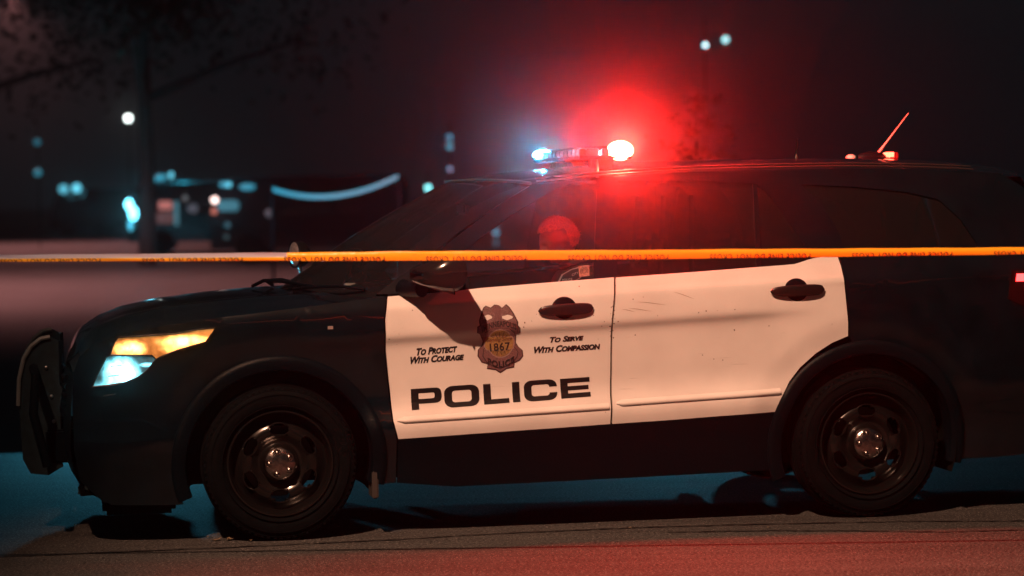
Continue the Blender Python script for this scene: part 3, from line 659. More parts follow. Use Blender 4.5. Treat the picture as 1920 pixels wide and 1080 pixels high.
# ---- wipers and cowl
tube('wiper_arm', [(-1.30, -.35, 1.15), (-1.25, -.5, 1.165), (-1.12, -.72, 1.175), (-1.0, -.8, 1.16)], .008, M_TRIM, car)
tube('wiper_arm', [(-1.36, .25, 1.155), (-1.40, .1, 1.18), (-1.34, -.1, 1.19), (-1.26, -.3, 1.17)], .010, M_TRIM, car)
tube('wiper_blade', [(-1.47, .1, 1.155), (-1.42, .0, 1.185), (-1.34, -.2, 1.185), (-1.22, -.55, 1.17)], .009, M_TRIM, car)
for s in (-1, 1):
    for dy, dz in ((.0, .0), (.035, -.014)):
        tube('roof_trim', [(x / 20, s * (-S(x / 20, zedge(x / 20)) - .035 + dy), zedge(x / 20) + .026 + dz) for x in range(-3, 42)], .0045, mat('roof_trim_rubber', (.03, .025, .025), .3, coat=.3), car, 8)
tube('header_glint_strip', [(fx_head(t / 10) - .004, -S(fx_head(t / 10), zedge(fx_head(t / 10))) * t / 10, zedge(fx_head(t / 10)) + .065 * (1 - abs(t / 10) ** 2.4) + .004) for t in range(-10, 11)], .008, mat('header_glint_teal', (.02, .06, .07), .3, coat=.4), car, 8)  # added strip, tinted teal as the blue streak of light on the roof front
# ---- aerials and rear beacon on the roof
a1 = tube('short_antenna', [(1.367, 0, 1.762), (1.3675, 0, 1.775), (1.369, 0, 1.80), (1.374, 0, 1.866)], [.014, .008, .0045, .003], M_STEEL, car)
a2 = ball('shark_fin_antenna', (1.775, 0, 1.762), (.085, .03, .034), M_TRIM, car)
tube('antenna_whip', [(1.813, 0, 1.785), (1.86, 0, 1.842), (1.92, 0, 1.916), (1.982, 0, 1.993)], [.0075, .0055, .0035, .0025], mat('whip_grey', (.25, .25, .25), .4), a2, 8)
ball('roof_antenna_dome', (1.665, 0, 1.764), (.028, .028, .018), mat('dome_white', (.6, .6, .6), .4), car)
rb = box('rear_beacon', (1.885, -.0, 1.772), (.055, .09, .036), mat('beacon_black', (.05, .01, .01), .3), car, .006)
box('beacon_lens', (1.872, -.0, 1.775), (.034, .094, .030), lit('beacon_red_glow', (1, .10, .05), 9, (.4, .02, .02)), rb, .004)

# ---- light bar
lb = empty('light_bar', (.215, 0, 1.80), 0, car)
bm = bmesh.new(); box_bm(bm, (0, 0, -.026), (.27, 1.22, .018), None, .006); obj('bar_tray', bm, None, M_TRIM, lb)
def bar_lens():
    sec = [(-.14, -.016), (-.142, .0), (-.132, .020), (-.10, .028), (.10, .028), (.132, .020), (.142, .0), (.14, -.016)]
    Y = [-.625, -.615, -.59, 0, .59, .615, .625]; K = [.80, .93, 1, 1, 1, .93, .80]; v = []; f = []
    for y, k in zip(Y, K):
        for a, b in sec: v.append((a * k, y, b * (.75 + .25 * k)))
    n = len(sec)
    f = [(i * n + j, (i + 1) * n + j, (i + 1) * n + (j + 1) % n, i * n + (j + 1) % n) for i in range(len(Y) - 1) for j in range(n)] + [tuple(range(n)), tuple(range((len(Y) - 1) * n, len(Y) * n))]
    return obj('bar_lens', v, f, glass('clear_bar_lens', (.86, .86, .86), .08, 1.2, .02), lb)
bar_lens()
for y in (-.5, .5):
    box('mounting_foot', (0, y, -.055), (.12, .05, .05), M_TRIM, lb, .008)
    tube('mounting_strap', [(-.03, y * 1.06, -.03), (-.045, y * 1.26, -.075), (-.05, y * 1.30, -.10)], .007, M_BOLT, lb)
M_UNLIT = mat('unlit_led_module', (.045, .04, .042), .4, metal=.3, noise=.5, nscale=160)
for i in range(11):
    y = -.5 + i * .1
    for x in (-.1, .1):
        if i == 10 and x < 0: continue
        box('led_module', (x, y, .0), (.035, .082, .034), M_UNLIT, lb, .004)
for i in range(2): box('led_module', (-.03 + i * .075 - .03, -.585, .0), (.06, .03, .032), M_UNLIT, lb, .004)
LM_R = ball('red_led', (.08, -.585, .006), (.066, .040, .048), lit('red_beacon_glow', (1, .42, .20), 45, (.5, .05, .03)), lb)
LM_B = ball('blue_led', (-.09, .56, .006), (.055, .045, .030), lit('blue_beacon_glow', (.14, .75, 1), 40, (.05, .2, .4)), lb)
RED = (1, .016, .012); BLU = (.01, .36, .62)
rp = (.215 + .085, -.655, 1.84)
lamp('red_beacon_light', 'SPOT', cw(*rp), RED, 680, .08, cw(.7, -3.2, 1.5), 176, .5)
lamp('red_beacon_light', 'SPOT', cw(.32, -.60, 1.85), RED, 9500, .03, cw(2.2, -.55, 1.76), 50, .6)
lamp('red_beacon_light', 'SPOT', cw(.30, -.50, 1.87), RED, 6000, .03, (1.93, 24, 2.4), 9, .7)
bp_ = (.118, .50, 1.833)
lamp('blue_beacon_light', 'SPOT', cw(*bp_), BLU, 115, .02, cw(-4.5, -9.0, 1.4), 140, .6)

lamp('red_officer_fill', 'SPOT', cw(-.45, -3.0, 2.45), (1, .02, .02), 1500, .04, cw(.0, -.42, 1.43), 11, .4)  # unseen spot added outside the side window to redden the officer
# ---- interior
box('dashboard', (-.98, 0, 1.02), (.40, 1.5, .16), M_DARK, car, .05)
for y in (-.40, .40):
    st = empty('front_seat', (.10, y, 0), 0, car)
    box('seat_cushion', (-.08, 0, .62), (.50, .50, .16), M_DARK, st, .05)
    box('seat_back', (.27, 0, .93), (.14, .50, .58), M_DARK, st, .05, Matrix.Rotation(R(14), 3, 'Y'))
    box('head_rest', (.37, 0, 1.31), (.09, .26, .17), M_DARK, st, .035, Matrix.Rotation(R(10), 3, 'Y'))
box('rear_bench', (1.15, 0, .85), (.5, 1.3, .6), M_DARK, car, .05)
v = []
bm = bmesh.new()
tube_bm(bm, [(-.50 + .05 * math.cos(t * math.pi / 12), -.40 + .19 * math.sin(t * math.pi / 12) , 1.0 + .18 * math.cos(t * math.pi / 12)) for t in range(25)], .014, 8)
tube_bm(bm, [(-.55, -.4, .98), (-.8, -.4, .9)], .04, 8); box_bm(bm, (-.53, -.4, .99), (.05, .12, .1), None, .01)
obj('steering_wheel', bm, None, M_TRIM, car)
lp = box('laptop_mount', (-.62, .02, .80), (.06, .06, .4), M_TRIM, car)
box('laptop_screen', (-.60, .05, 1.08), (.02, .30, .20), M_DARK, lp, .005, Matrix.Rotation(R(-18), 3, 'Y'))
pc = empty('prisoner_partition', (.62, 0, 0), 0, car)
box('partition_frame', (0, -.0, 1.05), (.02, 1.45, .06), M_TRIM, pc, .005); box('partition_panel', (0, 0, .75), (.015, 1.5, .55), M_DARK, pc, .004)
for y in (-.68, 0, .68): tube('partition_post', [(0, y, 1.05), (0.03, y * .86, 1.58)], .014, M_TRIM, pc)
rvm = box('rear_view_mirror', (-.40, 0, 1.53), (.03, .24, .06), M_TRIM, car, .012)

# ---- door lettering and badge
POL = OUT['police_box']
def glyphs():
    """wide squared capitals, each in a unit cell w x 1; outer ring and holes as strokes"""
    def rr(x0, y0, x1, y1, r, n=6):
        p = []
        for cx, cy, a in ((x1 - r, y1 - r, 0), (x0 + r, y1 - r, 90), (x0 + r, y0 + r, 180), (x1 - r, y0 + r, 270)):
            for k in range(n + 1): p.append((cx + r * math.cos(R(a + 90 * k / n)), cy + r * math.sin(R(a + 90 * k / n))))
        return p
    return rr
rr = glyphs()
def ring_faces(bm, outer, inner):
    n = len(outer); a = [bm.verts.new((x, y, 0)) for x, y in outer]; b = [bm.verts.new((x, y, 0)) for x, y in inner]
    for i in range(n): bm.faces.new((a[i], a[(i + 1) % n], b[(i + 1) % n], b[i]))
def poly(bm, p): bm.faces.new([bm.verts.new((x, y, 0)) for x, y in p])
def police_bm():
    bm = bmesh.new(); T, H = .30, .25   # stem width, bar height
    x = 0
    # P
    poly(bm, [(x, 0), (x + T, 0), (x + T, 1), (x, 1)])
    o = []; i_ = []
    W_ = 1.22
    for k in range(13):
        a = R(90 - 180 * k / 12); ca, sa = math.cos(a), math.sin(a)
        o.append((x + W_ - .30 + .30 * abs(ca) ** .7, .635 + .365 * math.copysign(abs(sa) ** .7, sa))); i_.append((x + W_ - .36 + .08 * abs(ca) ** .7, .635 + .14 * math.copysign(abs(sa) ** .7, sa)))
    o = [(x + T, 1)] + o + [(x + T, .27)]; i_ = [(x + T, .775)] + i_ + [(x + T, .495)]
    av = [bm.verts.new((p, q, 0)) for p, q in o]; bv = [bm.verts.new((p, q, 0)) for p, q in i_]
    for k in range(len(o) - 1): bm.faces.new((av[k], av[k + 1], bv[k + 1], bv[k]))
    x += W_ + .10
    # O
    W_ = 1.40
    ring_faces(bm, rr(x, -.02, x + W_, 1.02, .34), rr(x + T + .01, .215, x + W_ - T - .01, .785, .13)); x += W_ + .17
    # L
    poly(bm, [(x, 0), (x + 1.02, 0), (x + 1.02, H - .02), (x + T, H - .02), (x + T, 1), (x, 1)]); x += 1.02 + .14
    # I
    poly(bm, [(x, 0), (x + T, 0), (x + T, 1), (x, 1)]); x += T + .17
    # C : ring cut open on the right
    W_ = 1.34; o = rr(x, -.02, x + W_, 1.02, .33); i_ = rr(x + T + .01, .215, x + W_ - T - .01, .785, .12)
    n = len(o); av = [bm.verts.new((p, q, 0)) for p, q in o]; bv = [bm.verts.new((p, q, 0)) for p, q in i_]
    for k in range(n):
        if k == n - 1: continue
        bm.faces.new((av[k], av[(k + 1) % n], bv[(k + 1) % n], bv[k]))
    # close the right side down to the terminals
    poly(bm, [(x + W_ - T - .01, .785 - .12), (x + W_, 1.02 - .33), (x + W_, .645), (x + W_ - T - .01, .645)])
    poly(bm, [(x + W_ - T - .01, .355), (x + W_, .355), (x + W_, -.02 + .33), (x + W_ - T - .01, .215 + .12)])
    x += W_ + .14
    # E
    poly(bm, [(x, 0), (x + T, 0), (x + T, 1), (x, 1)])
    for y0, y1, w in ((0, .235, 1.2), (.385, .60, 1.14), (.765, 1, 1.2)): poly(bm, [(x + T, y0), (x + w, y0), (x + w, y1), (x + T, y1)])
    return bm
bm = fit_quad(police_bm(), POL, .03); drape_bm(bm, .0016, -1)
obj('police_lettering', bm, None, M_INK, NEAR_FD, recalc=False, smooth=False)
for nm, s in (('protect', 'To Protect'), ('courage', 'With Courage'), ('serve', 'To Serve'), ('compassion', 'With Compassion')):
    s2 = ''.join(ch for ch in s)
    lettering('motto_lettering', s2, OUT[nm], M_INK, NEAR_FD, off=.0016, small=True, bold=.048, shear=.22)
b_ = empty('badge_emblem', (0, 0, 0), 0, NEAR_FD)
M_BR = mat('badge_brown', (.17, .085, .09), .45, noise=.35, nscale=220); M_BR2 = mat('badge_dark_brown', (.05, .022, .026), .5, noise=.3, nscale=200)
M_BR3 = mat('badge_light_line', (.30, .20, .19), .5, noise=.3, nscale=200); M_GOLD = mat('badge_gold', (.24, .135, .05), .45, noise=.35, nscale=120); M_GOLD2 = mat('badge_plate_gold', (.32, .19, .075), .45, noise=.2, nscale=120)
L_ = lambda n, p, m, off: panel(n, p, m, NEAR_FD, off=off, thick=.0003, step=.03, smooth=False)
M_INKB = mat('badge_ink', (.02, .012, .014), .5)
L_('badge_shield', OUT['shield'], M_BR2, .0012)
L_('badge_shield_face', scale_poly(OUT['shield'], .95), M_BR, .0018)
L_('badge_field', OUT['inner'], M_BR2, .0024)
L_('badge_field_face', scale_poly(OUT['inner'], .95), M_BR, .0028)
L_('badge_medallion', OUT['centre'], M_BR3, .0032)
L_('badge_medallion_face', scale_poly(OUT['centre'], .93), M_GOLD, .0036)
L_('badge_banner', OUT['band'], M_BR2, .004); L_('badge_banner_face', scale_poly(OUT['band'], .94), M_BR, .0044)
L_('badge_plate', OUT['plate'], M_BR3, .004); L_('badge_plate_face', scale_poly(OUT['plate'], .93), M_GOLD2, .0044)
L_('badge_eagle', OUT['crown'], M_BR2, .0011); L_('badge_eagle_face', scale_poly(OUT['crown'], .93), mat('badge_eagle_tone', (.18, .105, .105), .5, noise=.5, nscale=160), .0015)
L_('badge_eagle_body', OUT['eagle'], M_BR, .0019)
for w in ('gap_l', 'gap_r'): L_('badge_gap', OUT[w], M_WHITE, .0019)
lettering('badge_lettering', '1867', OUT['t1867'], M_INKB, NEAR_FD, off=.0056, bold=.02, spacing=1.1)
lettering('badge_lettering', 'Serving Since', OUT['tserving'], mat('badge_script', (.12, .03, .02), .5), NEAR_FD, off=.0056, shear=.3, bold=.005)
def arc_text(s, quad, bend, m):
    bm = fit_quad(text_bm(s, bold=.04, spacing=1.1), quad); xs = [v.co.x for v in bm.verts]; c = (min(xs) + max(xs)) / 2; h = (max(xs) - min(xs)) / 2
    for v in bm.verts: v.co.z += bend * (1 - ((v.co.x - c) / h) ** 2)
    drape_bm(bm, .0056, -1); obj('badge_lettering', bm, None, m, NEAR_FD, recalc=False, smooth=False)
arc_text('MINNEAPOLIS', [(a, b - .012) for a, b in OUT['tminn']], .022, M_INKB)
arc_text('POLICE', [(a, b + .010) for a, b in OUT['tpolice']], -.022, M_INKB)
bpy.data.objects.remove(b_)
def mark(name, pts, r_, m, parent, off=.0006):
    bm = bmesh.new(); rd = random.Random(8)
    for (x, z) in pts:
        s_ = r_ * rd.uniform(.5, 1.4); bm.faces.new([bm.verts.new((x + s_ * rd.uniform(.6, 1.3) * math.cos(a * .898), 0, z + s_ * rd.uniform(.5, 1.2) * math.sin(a * .898))) for a in range(7)])
    drape_bm(bm, off, -1); return obj(name, bm, None, m, parent, recalc=False, smooth=False)
M_CHIP = mat('chipped_paint', (.06, .03, .02), .7)
mark('paint_chips', OUT['chips_r'], .0032, M_CHIP, NEAR_RD); mark('paint_chips', OUT['chips_f'], .0030, M_CHIP, NEAR_FD)
for k in range(0, 8, 2):
    (xa, za), (xb, zb2) = OUT['scr'][k], OUT['scr'][k + 1]; bm = bmesh.new(); n = 10; row = []
    for i in range(n + 1):
        t = i / n; w_ = .0011 * math.sin(math.pi * (t * .9 + .05)); x = xa + (xb - xa) * t; z = za + (zb2 - za) * t + .0012 * math.sin(t * 5)
        row.append((bm.verts.new((x, 0, z - w_)), bm.verts.new((x, 0, z + w_))))
    for a, b in zip(row, row[1:]): bm.faces.new((a[0], b[0], b[1], a[1]))
    drape_bm(bm, .0007, -1); obj('scratch', bm, None, mat('scratched_paint', (.30, .20, .15), .7), NEAR_RD, recalc=False, smooth=False)
# faint lines on the shield
for k in range(-3, 4):
    x = OUT['centre'][0][0]
cx_ = sum(p[0] for p in OUT['centre']) / 20; cz_ = sum(p[1] for p in OUT['centre']) / 20
bm = bmesh.new()
for k in range(16):
    a = math.pi * 2 * k / 16 + .1
    p0 = (cx_ + .022 * math.cos(a), cz_ + .022 * math.sin(a)); p1 = (cx_ + .057 * math.cos(a), cz_ + .057 * math.sin(a)); n_ = (-math.sin(a) * .0012, math.cos(a) * .0012)
    bm.faces.new([bm.verts.new((q[0] + s * n_[0], 0, q[1] + s * n_[1])) for q, s in ((p0, 1), (p0, -1), (p1, -1), (p1, 1))])
drape_bm(bm, .0039, -1); obj('badge_rays', bm, None, M_BR2, NEAR_FD, recalc=False, smooth=False)
# sticker on the inside of the driver's window
ws = OUT['win_sticker']
M_STK = mat('window_sticker', (.40, .16, .13), .6, noise=.5, nscale=140)
stk = panel('window_sticker', ws, M_STK, car, off=-.008, thick=.0005, step=.03)
sc_ = scale_poly(ws, .6); cx2 = sum(p[0] for p in ws) / 4; cz2 = sum(p[1] for p in ws) / 4
for rad in (.018, .011):
    bm = bmesh.new()
    tube_bm(bm, [(cx2 + rad * math.cos(t * .3927), S(cx2, cz2) + .004, cz2 + rad * math.sin(t * .3927)) for t in range(17)], .0014, 5)
    obj('sticker_ring', bm, None, M_INKB, stk)

# ================================================================== OFFICER
def skin_chain(chains):
    """(points, radii) chains, all rooted at point 0, grown into one skinned mesh"""
    verts = []; edges = []; rad = []; idx = {}
    def vid(p, r):
        k = tuple(round(c, 4) for c in p)
        if k not in idx: idx[k] = len(verts); verts.append(p); rad.append(r)
        return idx[k]
    for ch in chains:
        prev = None
        for p, r in ch:
            i = vid(p, r)
            if prev is not None and prev != i: edges.append((prev, i))
            prev = i
    me = bpy.data.meshes.new('person'); me.from_pydata(verts, edges, [])
    o = bpy.data.objects.new('person', me); COL.objects.link(o)
    sm = o.modifiers.new('skin', 'SKIN'); ss = o.modifiers.new('sub', 'SUBSURF'); ss.levels = 2; ss.render_levels = 2
    lay = me.skin_vertices[0].data if me.skin_vertices else None
    if lay is None:
        bm = bmesh.new(); bm.from_mesh(me); bm.verts.layers.skin.verify(); bm.to_mesh(me); bm.free(); lay = me.skin_vertices[0].data
    for i, r in enumerate(rad):
        lay[i].radius = r if isinstance(r, tuple) else (r, r)
    lay[0].use_root = True
    dg = bpy.context.evaluated_depsgraph_get(); dg.update()
    m2 = bpy.data.meshes.new_from_object(o.evaluated_get(dg)); bpy.data.objects.remove(o)
    bm = bmesh.new(); bm.from_mesh(m2); bpy.data.meshes.remove(m2); return bm
# local frame: x forward(-) as the car, origin on the seat, facing -x
HX, HY, HZ = .022, -.39, 1.365
def head_bm(scale_k=1.0, hair=False):
    bm = bmesh.new(); bmesh.ops.create_uvsphere(bm, u_segments=56, v_segments=40, radius=1)
    rot = Matrix.Rotation(R(-20), 3, 'Y') @ Matrix.Rotation(R(8), 3, 'Z')
    for v in list(bm.verts):
        n = v.co.copy(); f = -n.x      # f: toward the face
        a, b, c = .100, .078, .112
        p = Vector((n.x * a, n.y * b, n.z * c))
        if n.z < -.1 and n.x > 0: p.x *= 1 - .45 * (-n.z); 
        if n.z < 0: p.y *= 1 - .32 * (-n.z) ** 1.3
        if n.z < -.2 and f > 0: p.x -= .014 * f * min(1, (-n.z - .2) * 2)      # jaw and chin
        if not hair:
            g = lambda cz, cy, sz, sy: math.exp(-((n.z - cz) / sz) ** 2 - ((abs(n.y) - cy) / sy) ** 2)
            if f > .2:
                p.x -= .024 * g(-.17, 0, .13, .12) + .010 * g(.05, 0, .2, .09)   # nose
                p.x += .010 * g(.06, .34, .12, .18)                             # eye sockets
                p.x -= .006 * g(.20, .30, .07, .3)                              # brow
                p.x -= .009 * g(-.44, 0, .07, .22) - .004 * g(-.50, 0, .025, .25)
                p.x -= .010 * g(-.78, 0, .12, .3)
            e = math.exp(-((n.z + .08) / .22) ** 2 - ((n.x - .12) / .13) ** 2)
            if abs(n.y) > .8: p.y *= 1 + .20 * e                                 # ears
        p = p * scale_k
        v.co = rot @ p + Vector((HX, HY, HZ))
    return bm
off = empty('person', (0, 0, 0)); off.matrix_world = CAR @ Matrix.Translation((.1, -.39, .70))
tag(off, 'police officer in dark uniform sitting at the wheel, head bowed, lit red', 'person')
TO = Matrix.Translation((-.1, .39, -.70))
M_SKIN = mat('skin', (.13, .085, .065), .5, noise=.1, nscale=80)
M_HAIR = mat('brown_hair', (.34, .18, .11), .6, noise=.5, nscale=130, bump=.9)
M_UNI = mat('dark_uniform_cloth', (.022, .022, .03), .85, noise=.3, nscale=120, bump=.4)
def hand_chains(w, d, sgn):
    """palm and five fingers from the wrist w, pointing along d"""
    d = Vector(d).normalized(); up = Vector((0, 0, 1)); sd = d.cross(up).normalized(); up = sd.cross(d)
    w = Vector(w); palm = w + d * .075; ch = [[(tuple(w), (.021, .026)), (tuple(w + d * .035), (.016, .032)), (tuple(palm), (.014, .036))]]
    for i, L in enumerate((.070, .078, .072, .058)):
        o = sd * sgn * (-.028 + i * .0185); a = palm + o * .9 - d * .006; bnd = -up
        ch.append([(tuple(palm), (.014, .036)), (tuple(a + d * .012), (.009, .009)), (tuple(a + d * (.012 + L * .45) + bnd * .010), (.0085, .0085)), (tuple(a + d * (.012 + L * .68) + bnd * .032), (.008, .008)), (tuple(a + d * (.008 + L * .70) + bnd * .052), (.0065, .0065))])
    a = w + d * .02 + sd * sgn * -.022
    ch.append([(tuple(w + d * .035), (.016, .032)), (tuple(a + d * .02 + sd * sgn * -.022), (.011, .011)), (tuple(a + d * .048 + sd * sgn * -.032 - up * .012), (.009, .009)), (tuple(a + d * .068 + sd * sgn * -.026 - up * .026), (.0075, .0075))])
    return ch
pel = (.14, -.39, .78)
ch = [[(pel, (.13, .17)), ((.15, -.39, .90), (.12, .155)), ((.14, -.39, 1.03), (.12, .165)), ((.12, -.39, 1.13), (.105, .17)), ((.10, -.39, 1.20), (.07, .11)), ((.075, -.39, 1.25), (.055, .055)), ((.05, -.39, 1.30), (.052, .052))]]
for s in (-1, 1):
    ch.append([(pel, (.13, .17)), ((.10, -.39 + s * .10, .76), (.09, .09)), ((-.12, -.39 + s * .13, .79), (.082, .082)), ((-.34, -.39 + s * .14, .80), (.062, .062)), ((-.42, -.39 + s * .14, .62), (.052, .052)), ((-.50, -.39 + s * .13, .44), (.04, .04)), ((-.60, -.39 + s * .13, .40), (.04, .045))])
    sh_ = (.125, -.39 + s * .205, 1.135)
    el = (.03, -.39 + s * .24, .90) ; wr = (-.23, -.39 + s * .12, .93)
    ch.append([((.12, -.39, 1.13), (.105, .17)), ((.125, -.39 + s * .12, 1.155), (.075, .07)), (sh_, (.066, .062)), ((.09, -.39 + s * .235, 1.02), (.055, .055)), (el, (.045, .045)), ((-.10, -.39 + s * .18, .915), (.04, .04)), (wr, (.026, .03))])
    ch += [c for c in hand_chains(wr, (-.9, -s * .25, -.05), s)]
body = skin_chain(ch)
hb = head_bm(); 
tmp = bpy.data.meshes.new('t'); hb.to_mesh(tmp); hb.free(); body.from_mesh(tmp)
bmesh.ops.transform(body, matrix=TO, verts=body.verts)
bo = obj('body', body, None, M_SKIN, off, split=0)
rm = bo.modifiers.new('merge', 'REMESH'); rm.mode = 'VOXEL'; rm.voxel_size = .006; rm.use_smooth_shade = True
# jacket: slightly larger torso and sleeves, open at neck and cuffs
jc = []
for c in ch:
    if len(c) in (7,):
        if c[0][0] == pel and c[1][0][2] < .8: jc.append([(p, (r[0] * 1.08 + .008, r[1] * 1.08 + .008)) for p, r in c])       # trousers
        elif c[0][0] == pel: jc.append([(p, (r[0] * 1.06 + .012, r[1] * 1.06 + .012)) for p, r in c[:5]])
        else: jc.append([(p, (r[0] * 1.10 + .012, r[1] * 1.10 + .012)) for p, r in c[:6]])
jk = skin_chain(jc); bmesh.ops.transform(jk, matrix=TO, verts=jk.verts)
jo = obj('uniform', jk, None, M_UNI, off, split=0)
bm = bmesh.new()
tube_bm(bm, [(.035 + .075 * (1 - math.cos(t * .5236)) * 1.0 - .0, -.39 + .070 * math.sin(t * .5236), 1.262 - .020 * math.cos(t * .5236)) for t in range(13)], .017, 8)
bmesh.ops.transform(bm, matrix=TO, verts=bm.verts); obj('collar', bm, None, M_UNI, off)
# hair cap: the head's upper back, ruffled
hm = head_bm(1.075, True); rnd = random.Random(5)
inv = (Matrix.Rotation(R(-20), 3, 'Y') @ Matrix.Rotation(R(8), 3, 'Z')).inverted()
kill = []
for v in hm.verts:
    l = inv @ (v.co - Vector((HX, HY, HZ))); x, y, z = l.x / .107, l.y / .084, l.z / .12
    if not (z > .42 + (-x) * .18 - (.35 if x > .25 else 0) or (x > .18 and z > -.42)) : kill.append(v)
    v.co += (v.co - Vector((HX, HY, HZ))).normalized() * rnd.uniform(-.003, .006)
bmesh.ops.delete(hm, geom=kill, context='VERTS'); 
for k in range(900):   # short tufts
    f = rnd.choice(list(hm.faces)[:2000]) if k < 0 else None
hm.faces.ensure_lookup_table(); base = list(hm.faces)
for k in range(1500):
    f = rnd.choice(base); c = f.calc_center_median(); n = f.normal; d = (n * .5 + Vector((rnd.uniform(-.9, .2), rnd.uniform(-.5, .5), rnd.uniform(-.6, .2)))).normalized(); s_ = n.cross(d).normalized() * .0016
    hm.faces.new([hm.verts.new(c - s_), hm.verts.new(c + s_), hm.verts.new(c + d * rnd.uniform(.008, .017))])
bmesh.ops.transform(hm, matrix=TO, verts=hm.verts); obj('hair', hm, None, M_HAIR, off, split=0, recalc=False)
# shoulder patch
def patch_pts(pts, y): return [(a, y, c) for a, c in pts]
pt = [(-.045, 1.165), (-.02, 1.205), (.035, 1.232), (.075, 1.240), (.098, 1.232), (.10, 1.215), (.07, 1.185), (.03, 1.166), (-.01, 1.158)]
def patch(name, pts, dy, m):
    bm = bmesh.new(); v = [bm.verts.new((x, -.668 - dy + .9 * (z - 1.165) ** 1 * .55, z)) for x, z in pts]; f = bm.faces.new(v)
    e = bmesh.ops.extrude_face_region(bm, geom=[f]); bmesh.ops.translate(bm, vec=(0, .004, 0), verts=[q for q in e['geom'] if isinstance(q, bmesh.types.BMVert)])
    bmesh.ops.transform(bm, matrix=TO, verts=bm.verts); return obj(name, bm, None, m, off, smooth=False)
patch('shoulder_patch', pt, 0, mat('patch_edge', (.45, .42, .45), .7)); 
patch('patch_face', scale_poly(pt, .87), .002, mat('patch_dark', (.02, .015, .03), .8))
def patch_text(s, x0, x1, z0, z1, dz):
    bm = text_bm(s, bold=.01); xs = [v.co.x for v in bm.verts]; ys = [v.co.y for v in bm.verts]; a, b, c, d = min(xs), max(xs), min(ys), max(ys)
    for v in bm.verts:
        u = (v.co.x - a) / (b - a); w = (v.co.y - c) / (d - c); x = x0 + (x1 - x0) * u; z = z0 + (z1 - z0) * w + dz * u
        v.co = (x, -.668 - .0045 + .495 * (z - 1.165), z)
    bmesh.ops.transform(bm, matrix=TO, verts=bm.verts); obj('patch_lettering', bm, None, mat('patch_thread', (.6, .55, .6), .7), off, smooth=False)
patch_text('POLICE', -.02, .03, 1.172, 1.184, .004); patch_text('CITY', .03, .065, 1.196, 1.207, .012)

# ================================================================== BARRIER TAPE (near)
def tape_material(name, back=False):
    m = bpy.data.materials.new(name); m.use_nodes = True; nt = m.node_tree; nt.nodes.clear(); N = nt.nodes.new; L = nt.links.new
    o = N('ShaderNodeOutputMaterial'); col = (.42, .62, .74, 1) if back else (1.0, .62, .03, 1)  # blue-white reflection on the back fold is put into its colour
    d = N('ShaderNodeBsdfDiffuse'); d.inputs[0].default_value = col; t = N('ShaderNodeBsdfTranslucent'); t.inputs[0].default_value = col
    g = N('ShaderNodeBsdfGlossy'); g.inputs['Roughness'].default_value = .22
    tc = N('ShaderNodeTexCoord'); nz = N('ShaderNodeTexNoise'); nz.inputs['Scale'].default_value = 14; L(tc.outputs['Object'], nz.inputs['Vector'])
    bp = N('ShaderNodeBump'); bp.inputs['Strength'].default_value = .25; bp.inputs['Distance'].default_value = .01; L(nz.outputs[0], bp.inputs['Height'])
    for n in (d, g): L(bp.outputs[0], n.inputs['Normal'])
    a = N('ShaderNodeMixShader'); a.inputs[0].default_value = .30; L(d.outputs[0], a.inputs[1]); L(t.outputs[0], a.inputs[2])
    b = N('ShaderNodeMixShader'); b.inputs[0].default_value = .05; L(a.outputs[0], b.inputs[1]); L(g.outputs[0], b.inputs[2]); L(b.outputs[0], o.inputs[0])
    return m
TY = 9.8
TT0 = [(-8, 1.40), (-2.33, 1.3595), (-1.04, 1.3515), (0, 1.3430), (1.17, 1.3330), (1.65, 1.3275), (2.33, 1.3235), (8, 1.29)]
TB0 = [(-8, 1.362), (-2.33, 1.328), (-1.04, 1.314), (-.5, 1.305), (0, 1.301), (.58, 1.2965), (1.17, 1.2935), (1.65, 1.2925), (2.33, 1.2925), (8, 1.25)]
TT = [(x * TY / 11, CAM_H + (z - CAM_H) * TY / 11) for x, z in TT0]; TB = [(x * TY / 11, CAM_H + (z - CAM_H) * TY / 11) for x, z in TB0]
tape = empty('barrier_tape', (0, TY, 1.3)); tag(tape, 'yellow police line tape stretched across in front of the car', 'barrier tape')
def strip(name, y0, f_rows, m, x0=-8, x1=8, n=320):
    v = []; f = []; k = len(f_rows)
    for i in range(n + 1):
        x = x0 + (x1 - x0) * i / n; b, t = lerp_tab(x, TB), lerp_tab(x, TT)
        for h, dy in f_rows: v.append((x, y0 - TY + dy + .0015 * math.sin(x * 2.1 + h * 3) + .0016 * math.sin(x * 17 + h * 9) * math.sin(x * 5.3), b + (t - b) * h - 1.3 + .0009 * math.sin(x * 6.7 + 1) * math.sin(x * 2.9) + (.0006 * math.sin(x * 23) if h > .9 else 0)))
    f = [(i * k + q, (i + 1) * k + q, (i + 1) * k + q + 1, i * k + q + 1) for i in range(n) for q in range(k - 1)]
    return obj(name, v, f, m, tape, recalc=False, split=0)
M_TAPE = tape_material('yellow_tape'); M_TAPEB = tape_material('tape_back_sheen', True)
strip('tape_front_fold', TY, [(0, 0), (.3, -.003), (.62, -.004), (.85, -.002), (1, .002)], M_TAPE, -.91, 7, 180)
strip('tape_front_fold', TY, [(0, 0), (.22, -.003), (.44, -.002)], M_TAPE, -7, -.91, 140)
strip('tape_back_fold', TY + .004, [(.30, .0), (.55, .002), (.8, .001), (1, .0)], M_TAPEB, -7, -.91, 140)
M_TXT = mat('tape_lettering_ink', (.035, .012, .004), .6)
import itertools
